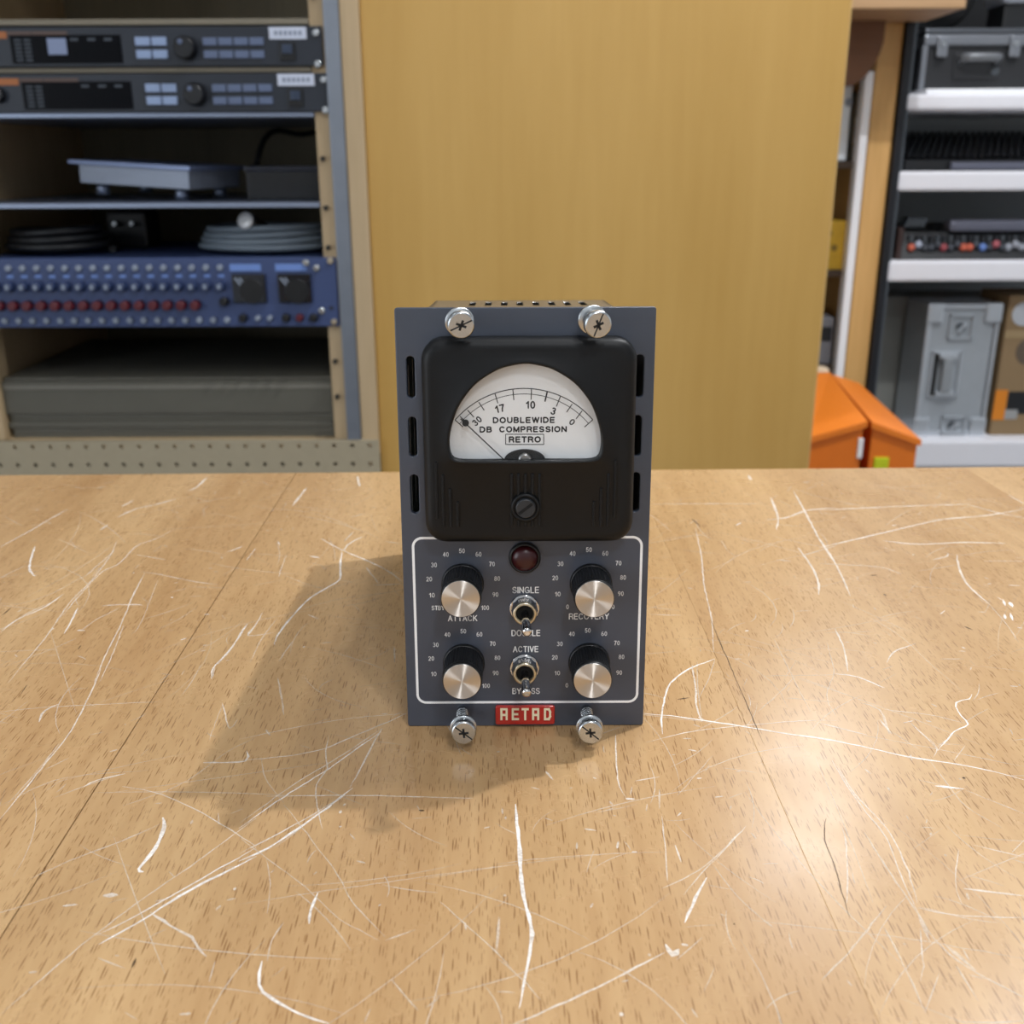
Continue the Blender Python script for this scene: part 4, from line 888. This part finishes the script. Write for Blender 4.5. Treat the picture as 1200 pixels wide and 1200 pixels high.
# rounded brown bracket under the overhang
YB2 = 2.16; c0 = at(1037, 35, YB2); c1 = at(985, 104, YB2); xl = 0.40
poly = [(xl, c1.z), (at(1000, 100, YB2).x, c1.z)]
pA = at(1000, 100, YB2); pB = at(1020, 82, YB2); pC = at(1032, 60, YB2); pD = at(1036.5, 40, YB2)
poly = [(xl, at(970, 106, YB2).z), (pA.x, pA.z), (at(1012, 92, YB2).x, at(1012, 92, YB2).z), (pB.x, pB.z), (at(1027, 71, YB2).x, at(1027, 71, YB2).z), (pC.x, pC.z), (at(1035.5, 49, YB2).x, at(1035.5, 49, YB2).z), (pD.x, pD.z), (pD.x, zt0+0.001), (xl, zt0+0.001)]
MB().prism([(a, YB2, b_) for a, b_ in poly], (0, 0.03, 0)).build('bracket', m_brown, wu, True)
def shelf_at(px, py): return at(px, py, YP+0.02).z
zb1 = shelf_at(985, 189); zb2 = shelf_at(978, 316); zb3 = shelf_at(965, 427)
for z in (zb1, zb2, zb3):
    MB().box((0.36, YP+0.012, z-0.014), (xp0, YP+0.36, z), 0.001).build('shelf', m_dkb, wu, True)
m_binder = M('pale_binder', '#e0eaf2', 0.5); m_binder2 = M('grey_binder', '#8d8d82', 0.5)
YO = YP+0.02
def upright_box(name, p0, p1, y, dep, mt, label, cat, z0, tilt=0.0, bev=0.006, par=None):
    a = at(*p0, y); b_ = at(*p1, y); t = thing(name, label, cat, ((a.x+b_.x)/2, y, z0))
    MB().box((a.x, y, z0), (b_.x, y+dep, a.z), bev).build('cover', mt, t, True)
    return t, a, b_
t, a, b_ = upright_box('binder', (987, 95), (992, 187), YO, 0.22, m_binder, 'pale blue-white binder standing left of the white edge strip', 'binder', zb1)
MB().lathe([(0.008, 0), (0.006, 0.0012)], ((a.x+b_.x)/2+0.005, YO, a.z-0.04), (0, -1, 0), 20).build('finger_ring', m_kgrey, t, True)
MB().box((a.x+0.006, YO-0.0006, a.z-0.11), (b_.x-0.006, YO+0.001, a.z-0.06)).build('spine_label', m_binder, t, True)
t, a, b_ = upright_box('binder', (1003, 107), (1002, 187), YO+0.03, 0.2, m_binder2, 'dull grey binder squeezed beside the pale binder', 'binder', zb1)
MB().box((a.x+0.004, YO+0.0294, a.z-0.10), (b_.x-0.004, YO+0.031, a.z-0.05)).build('spine_label', m_binder, t, True)
m_yel = M('yellow_card', '#b08c1e', 0.5, var=0.25, scale=60)
t, a, b_ = upright_box('yellow_box', (966, 259), (989, 315), YO, 0.15, m_yel, 'mustard yellow carton on the shelf below the binders', 'carton', zb2, bev=0.002)
for dx_, dz_ in ((0.010, 0.02), (0.026, 0.045), (0.012, 0.075)):
    MB().lathe([(0.007, 0), (0.0065, 0.0008)], (a.x+dx_, YO, zb2+dz_), (0, -1, 0), 20).build('printed_dot', M('dark_ochre', '#6f5a1c', 0.6), t, True)
t, a, b_ = upright_box('grey_case', (957, 372), (973, 426), YO, 0.18, M('grey_plastic', '#6f7076', 0.5), 'grey upright plastic case on the lowest dark shelf', 'case', zb3, bev=0.004)
MB().box((a.x+0.004, YO-0.002, a.z-0.05), (b_.x-0.004, YO+0.002, a.z-0.02), 0.001).build('catch', m_blk, t, True)

# ---- orange cases on a low bench behind the table
m_or = M('orange_plastic', '#e87a1e', 0.45, var=0.05, scale=50)
YA, YAb = 1.60, 2.02
zA = -0.36
bench = thing('low_bench', 'low wooden bench carrying the two orange cases', 'bench', (0.57, 1.8, FLOOR))
MB().box((0.40, YA-0.02, zA-0.03), (0.74, YAb+0.09, zA), 0.002).build('seat', m_ply, bench, True)
for x in (0.43, 0.71):
    for y in (YA+0.03, YAb-0.03): MB().box((x-0.02, y-0.02, FLOOR), (x+0.02, y+0.02, zA-0.029), 0.002).build('leg', m_ply, bench, True)
def wedge(name, label, fl, fr, bl, br, strap):
    """front-left/right top pixels at YA, back-left/right top pixels at YAb"""
    P = [at(*fl, YA), at(*fr, YA), at(*br, YAb), at(*bl, YAb)]
    t = thing(name, label, 'case', ((P[0].x+P[1].x)/2, (YA+YAb)/2, zA), group='orange cases')
    b = [Vector((p.x, p.y, zA)) for p in P]
    MB().raw(P+b, [(0, 1, 2, 3), (7, 6, 5, 4), (0, 4, 5, 1), (1, 5, 6, 2), (2, 6, 7, 3), (3, 7, 4, 0)]).build('body', m_or, t, True)
    c = Vector((0, 0, 0))
    lid = [p+Vector((0, 0, 0.006))+Vector((0.004 if i in (1, 2) else -0.004, -0.006 if i < 2 else 0.004, 0)) for i, p in enumerate(P)]
    low = [p-Vector((0, 0, 0.010)) for p in lid]
    MB().raw(lid+low, [(0, 1, 2, 3), (7, 6, 5, 4), (0, 4, 5, 1), (1, 5, 6, 2), (2, 6, 7, 3), (3, 7, 4, 0)]).build('lid', M('orange_lid', '#ee8326', 0.4, var=0.04), t, True)
    if strap is None: return t, P
    q = P[0].lerp(P[1], strap)
    MB().box((q.x-0.004, YA-0.005, q.z-0.055), (q.x+0.004, YA+0.001, q.z-0.022), 0.001).build('latch', m_wht if strap > 0.5 else m_tag, t, True)
    return t, P
wedge('orange_case', 'orange case with lid sloping up against the plywood board', (949, 516), (1012, 497), (951, 441), (970, 440), 0.97)
t, P = wedge('orange_case', 'orange case with lid sloping down towards the white shelf', (1023, 498), (1075, 519), (977, 442), (1005, 453), None)
q = at(1032, 541, YA); MB().box((q.x-0.012, YA-0.005, q.z-0.012), (q.x+0.012, YA+0.001, q.z+0.008), 0.002).build('sticker', M('lime', '#c7d21e', 0.5), t, True)

p = at(960, 430, YAb+0.05)
blk = MB().box((p.x-0.022, YAb+0.03, zA), (p.x+0.018, YAb+0.07, p.z), 0.008)
mesh_thing('wood_block', blk, wood('pale_wood', '#d8c0a0', '#ead6ba', axis='Z'), (p.x, YAb+0.05, zA), 'pale wooden post standing behind the orange cases', 'wood block')

# ================================================================ right: white shelving
YS = 2.2
m_wsh = M('white_shelf', '#e9eaf0', 0.4, var=0.02); m_post = M('black_post', '#14161c', 0.35, var=0.05); m_dgrey = M('dark_grey_back', '#a8aeb0', 0.6, var=0.06, scale=10)
m_gstrip = M('grey_post_strip', '#5a6066', 0.3, 0.4)
ws = thing('white_shelving', 'shelving with white shelf boards, black post and dark grey back', 'shelving', (1.2, 2.45, FLOOR))
xl = 0.793; xr_ = 1.75; yb = YS+0.42
MB().box((xl-0.019, YS-0.01, FLOOR), (xl-0.003, yb, 0.85), 0.001).build('post', m_post, ws, True)
MB().box((xl-0.003, YS+0.004, FLOOR), (xl+0.006, YS+0.022, 0.85), 0.001).build('post_strip', m_gstrip, ws, True)
MB().box((xr_, YS-0.01, FLOOR), (xr_+0.018, yb, 0.85), 0.001).build('post', m_post, ws, True)
MB().box((xl-0.003, yb-0.012, FLOOR), (xr_, yb, 0.85)).build('back_panel', m_dgrey, ws, True)
zsh = []
for p0, p1 in (((1080, 110), (1080, 129)), ((1080, 201), (1080, 224)), ((1080, 306), (1080, 330)), ((1100, 517), (1100, 548))):
    z1, z0 = at(*p0, YS).z, at(*p1, YS).z; zsh.append(z1)
    b = MB().box((xl, YS, z0), (xr_, yb-0.012, z1), 0.006)
    b.build('shelf_board', m_wsh, ws, True)
MB().box((xl, YS, 0.78), (xr_, yb-0.012, 0.81), 0.004).build('shelf_board', m_wsh, ws, True)

# ---- dark flight case on the top shelf
m_csh = M('case_shell', '#202124', 0.5, var=0.08, scale=200, bump=0.05); m_cal = M('case_aluminium', '#8f939a', 0.32, 0.7, var=0.1)
YC = YS+0.06
z0 = zsh[0]; cxl = at(1083, 60, YC).x; ztp = at(1120, 33, YC).z
card = thing('white_sheet', 'white flat sheet lying under the dark flight case', 'sheet', (1.02, YC+0.1, z0))
zc = z0+0.010
MB().box((cxl-0.004, YS+0.012, z0), (1.26, YC+0.26, zc), 0.002).build('sheet', m_wht, card, True)
fc = thing('flight_case', 'dark flight case with aluminium edges and grey handle on the top white shelf', 'case', (1.02, YC+0.13, zc))
cxr = 1.24
zm = at(1120, 54, YC).z
MB().box((cxl, YC, zc), (cxr, YC+0.24, ztp-0.002), 0.004).build('body', m_csh, fc, True)
MB().box((cxl-0.003, YC-0.006, zm), (cxr+0.003, YC+0.243, ztp-0.012), 0.004).build('lid_band', m_cal, fc, True)
MB().box((cxl-0.003, YC-0.004, ztp-0.012), (cxr+0.003, YC+0.243, ztp), 0.004).build('lid_edge', M('case_edge', '#5e6268', 0.35, 0.6), fc, True)
MB().box((cxl-0.005, YC-0.005, zc), (cxl+0.006, YC+0.02, zm), 0.002).build('corner_edge', m_cal, fc, True)
for px in (1103, 1188):
    x = at(px, 50, YC).x
    l_ = MB().box((x-0.011, YC-0.012, zm-0.022), (x+0.011, YC-0.003, ztp-0.014), 0.005).build('latch', m_cal, fc, True)
    MB().lathe([(0.006, 0), (0.005, 0.002)], (x, YC-0.012, ztp-0.03), (0, -1, 0), 16).build('rivet', m_zinc, l_, True)
hx0, hx1 = at(1125, 70, YC).x, at(1167, 70, YC).x; hz = at(1146, 68, YC).z
MB().box((hx0-0.012, YC-0.003, at(1146, 93, YC).z), (hx1+0.012, YC+0.002, at(1146, 62, YC).z), 0.002).build('handle_plate', M('handle_plate', '#232427', 0.5), fc, True)
MB().tube([(hx0, YC, hz-0.006), (hx0+0.002, YC-0.018, hz), (hx0+0.012, YC-0.024, hz), (hx1-0.012, YC-0.024, hz), (hx1-0.002, YC-0.018, hz), (hx1, YC, hz-0.006)], 0.008, 10).build('handle', M('handle_grey', '#75787c', 0.4, 0.3), fc, True)
MB().lathe([(0.009, 0), (0.008, 0.003), (0.005, 0.004)], (at(1165, 83, YC).x, YC-0.002, at(1165, 83, YC).z), (0, -1, 0), 18).build('lock', m_gstrip, fc, True)

# ---- black object above the flight case, hanging gear
hg = thing('black_speaker', 'black loudspeaker standing behind the flight case', 'speaker', (1.05, YC+0.32, z0))
MB().box((0.84, YC+0.26, z0), (1.30, YC+0.34, z0+0.36), 0.004).build('cabinet', m_blk, hg, True)
for x in (0.95, 1.17): MB().lathe([(0.085, 0), (0.08, 0.004), (0.02, -0.0)], (x, YC+0.26, z0+0.23), (0, -1, 0), 32).build('driver', m_black, hg, True)
gb = at(1190, 3, YC).z
gbx = thing('grey_pouch', 'grey fabric pouch lying on the dark flight case', 'pouch', (1.045, YC+0.1, ztp))
mb = MB(); xg = at(1192, 5, YC+0.02).x
mb.box((xg-0.03, YC+0.02, gb), (xg+0.05, YC+0.12, gb+0.06), 0.015); mb.build('pouch', M('grey_fabric', '#8e949e', 0.8), gbx, True)
MB().box((xg-0.02, YC+0.03, ztp), (xg+0.045, YC+0.11, gb+0.005), 0.004).build('base', m_blk, gbx, True)

# ---- mixing consoles on the second and third shelves
m_key = M('dark_key', '#23262c', 0.45); m_rail = M('console_rail', '#6c6f7e', 0.4, 0.3)
def console(name, label, z, Yf, x0, x1, depth_, rise, rows, mt_rail, rail_px):
    t = thing(name, label, 'mixing console', ((x0+x1)/2, Yf+depth_/2, z))
    prof = [(Yf, z), (Yf+depth_, z), (Yf+depth_, z+rise), (Yf, z+0.022)]
    MB().prism([(x0, a, b_) for a, b_ in prof], (x1-x0, 0, 0)).build('body', m_blk, t, True)
    for r in range(rows):
        k = (r+0.7)/rows; y = Yf+depth_*k; zz = z+0.022+(rise-0.022)*k
        n = int((x1-x0-0.02)/0.0155)
        for i in range(n):
            x = x0+0.014+i*0.0155
            yield t, r, i, Vector((x, y, zz))
for t, r, i, p in console('mixing_console', 'black mixing console with rows of dark knobs on the second white shelf', zsh[1], YS+0.09, 0.835, 1.30, 0.24, 0.075, 7, None, None):
    MB().lathe([(0.0062, 0), (0.0058, 0.009), (0.0045, 0.011)], p-Vector((0, 0, 0.001)), (0, -0.35, 1), 8).build('knob', m_key, t, True)
    if r == 0 and i == 0:
        q0, q1 = at(1112, 195, YS+0.09), at(1112, 187, YS+0.09)
        MB().box((q0.x, YS+0.075, zsh[1]+0.002), (1.28, YS+0.091, zsh[1]+0.018), 0.004).build('front_rail', m_rail, t, True)
cols = ['#b5553c', '#9aa0b0', '#30343c', '#30343c', '#30343c', '#8b3a40', '#30343c', '#30343c', '#b5553c', '#b5553c', '#30343c', '#5a78b4', '#30343c', '#9c5058', '#30343c', '#8b8f98', '#8b8f98', '#8b8f98', '#8b8f98']
t = thing('mixing_console', 'black mixing console with coral, blue and white knobs on the third white shelf', 'mixing console', (1.07, YS+0.12, zsh[2]))
zc3 = zsh[2]; x0 = at(1057, 290, YS+0.03).x
MB().prism([(x0, YS+0.03, zc3), (x0, YS+0.25, zc3), (x0, YS+0.25, zc3+0.065), (x0, YS+0.06, zc3+0.055)], (0.52, 0, 0)).build('body', m_blk, t, True)
MB().box((x0-0.012, YS+0.028, zc3), (x0, YS+0.252, zc3+0.066), 0.002).build('side_cheek', M('dark_cheek', '#33201c', 0.5), t, True)
for i, c in enumerate(cols):
    a = at(1070+i*7.6, 290 if i % 5 else 286, YS+0.03)
    zz = zc3+0.022+(0.006 if i % 3 == 1 else 0)
    MB().lathe([(0.0082, 0), (0.0075, 0.010), (0.005, 0.012)], (a.x, YS+0.045, zz), (0, -1, 0.45), 14).build('knob', M('knob_'+c[1:], c, 0.4), t, True)
    for j in range(2): MB().box((a.x-0.004, YS+0.04, zc3+0.036+j*0.007), (a.x+0.004, YS+0.06, zc3+0.041+j*0.007), 0.001).build('button', m_key if i % 2 else m_gstrip, t, True)
a = at(1116, 272, YS+0.03)
MB().box((a.x, YS+0.045, zc3+0.056), (x0+0.51, YS+0.085, zc3+0.080), 0.008).build('arm_rest', m_rail, t, True)
for i in range(4):
    a = at(1064+i*6, 264, YS+0.08); MB().box((a.x-0.004, YS+0.08, zc3+0.062), (a.x+0.006, YS+0.11, zc3+0.084), 0.002, Matrix.Rotation(R(25), 3, 'Y')).build('fader_cap', m_gstrip, t, True)

# ---- bottom shelf: grey case, silver flight case, cardboard box
zb = zsh[3]; YQ = YS+0.05
m_gcase = M('charcoal_case', '#878882', 0.6, var=0.05)
a0 = at(1036, 400, YS+0.20); 
gp = thing('charcoal_case', 'large charcoal grey upright case with two black knobs behind the silver case', 'case', (0.93, YS+0.25, zb))
ztopg = at(1060, 348, YS+0.20).z
MB().box((xl+0.008, YS+0.20, zb), (1.16, YS+0.32, ztopg), 0.003).build('body', m_gcase, gp, True)
for px, py in ((1074, 397), (1064, 479)):
    q = at(px, py, YS+0.20); MB().lathe([(0.011, 0), (0.011, 0.010), (0.008, 0.013)], (q.x, YS+0.20, q.z), (0, -1, 0), 20).build('knob', m_black, gp, True)
m_sil = M('silver_laminate', '#a9b0b6', 0.38, 0.35, var=0.08, scale=40); m_sil2 = M('silver_edge', '#c6ccd2', 0.3, 0.7, var=0.05)
fx0 = at(1080, 440, YQ).x; fx1 = at(1160, 440, YQ).x; fzt = at(1130, 356, YQ).z
sf = thing('silver_flight_case', 'silver flight case standing on end with recessed handle and two butterfly latches', 'case', ((fx0+fx1)/2, YQ+0.1, zb))
MB().box((fx0+0.004, YQ+0.004, zb), (fx1-0.004, YQ+0.122, fzt-0.002), 0.004).build('body', m_sil, sf, True)
for xx in (fx0, fx1): MB().box((xx-0.004, YQ-0.002, zb+0.001), (xx+0.008 if xx == fx0 else xx+0.004, YQ+0.124, fzt), 0.003).build('edge_profile', m_sil2, sf, True)
for z0_, z1_ in ((zb, zb+0.012), (fzt-0.012, fzt)): MB().box((fx0+0.001, YQ-0.002, z0_), (fx1-0.001, YQ+0.124, z1_), 0.003).build('edge_profile', m_sil2, sf, True)
for xx in (fx0+0.012, fx1-0.012):
    for zz in (zb+0.02, fzt-0.02): MB().box((xx-0.018, YQ-0.006, zz-0.022), (xx+0.018, YQ+0.01, zz+0.022), 0.005).build('corner_cap', m_sil2, sf, True)
def recess(nm, px0, py0, px1, py1, mt):
    p, q = at(px0, py0, YQ), at(px1, py1, YQ); xm, hw = (p.x+q.x)/2, abs(q.x-p.x)/2
    b = MB()
    for A_, B_ in (((xm-hw, q.z), (xm-hw+0.005, p.z)), ((xm+hw-0.005, q.z), (xm+hw, p.z)), ((xm-hw, q.z), (xm+hw, q.z+0.005)), ((xm-hw, p.z-0.005), (xm+hw, p.z))): b.box((A_[0], YQ-0.002, A_[1]), (B_[0], YQ+0.006, B_[1]), 0.001)
    o = b.build(nm, mt, sf, True); return o, xm, hw, p.z, q.z
o, xm, hw, zt_, zb_ = recess('handle_dish', 1093, 412, 1121, 466, m_sil2)
MB().box((xm-hw+0.005, YQ+0.002, zb_+0.005), (xm-hw+0.016, YQ+0.0055, zt_-0.005)).build('dish_gap', m_cavity, o, True)
MB().box((xm-0.011, YQ-0.014, zb_+0.012), (xm+0.013, YQ-0.002, zt_-0.012), 0.005).build('grip', M('grip_grey', '#8b9196', 0.5), o, True)
for z_ in (zt_-0.010, zb_+0.010): MB().box((xm-0.02, YQ-0.012, z_-0.006), (xm+0.022, YQ+0.002, z_+0.006), 0.003).build('grip_bracket', m_sil2, o, True)
for py0, py1, sh in ((369, 398, 6), (488, 510, -4)):
    o, xm, hw, zt_, zb_ = recess('latch_dish', 1108+sh, py0, 1133+sh, py1, m_sil)
    MB().lathe([(0.010, 0), (0.009, 0.006)], (xm, YQ+0.004, (zt_+zb_)/2), (0, -1, 0), 18).build('latch_hub', m_gstrip, o, True)
    MB().box((xm-0.003, YQ-0.008, (zt_+zb_)/2-0.012), (xm+0.003, YQ+0.003, (zt_+zb_)/2+0.012), 0.001, Matrix.Rotation(R(40), 3, 'Y')).build('latch_wing', m_sil2, o, True)
m_card = M('brown_card', '#8b7454', 0.75, var=0.05, scale=20)
kx0 = at(1160, 440, YQ+0.01).x+0.014; kzt = at(1185, 346, YQ+0.01).z; kx1 = kx0+0.24
kb_ = thing('cardboard_box', 'brown cardboard box with orange label and round white sticker beside the silver case', 'box', ((kx0+kx1)/2, YQ+0.1, zb))
MB().box((kx0, YQ, zb), (kx1, YQ+0.144, kzt), 0.003).build('carton', m_card, kb_, True)
def stick(nm, p0, p1, mt, th=0.0008, bev=0):
    a, b_ = at(*p0, YQ), at(*p1, YQ); return MB().box((max(a.x, kx0), YQ-th, a.z), (b_.x, YQ+0.0005, b_.z), bev).build(nm, mt, kb_, True)
stick('orange_label', (1158, 457), (1176, 492), M('orange_label', '#d9831f', 0.5))
stick('dark_print', (1182, 459), (1215, 485), m_blk); stick('grey_print', (1178, 480), (1191, 491), M('grey_print', '#9a9c9c', 0.5), 0.0010)
q = at(1200, 368, YQ); MB().lathe([(0.026, 0), (0.0255, 0.0008)], (q.x, YQ, q.z), (0, -1, 0), 28).build('round_sticker', M('sticker_white', '#b9bfc6', 0.5), kb_, True)
q = at(1206, 412, YQ); MB().lathe([(0.030, 0), (0.0295, 0.0008)], (q.x, YQ, q.z), (0, -1, 0), 28).build('round_print', M('print_brown', '#5e5244', 0.6), kb_, True)
stick('flap_tape', (1172, 396), (1240, 387), M('tape_tan', '#a18b66', 0.5))
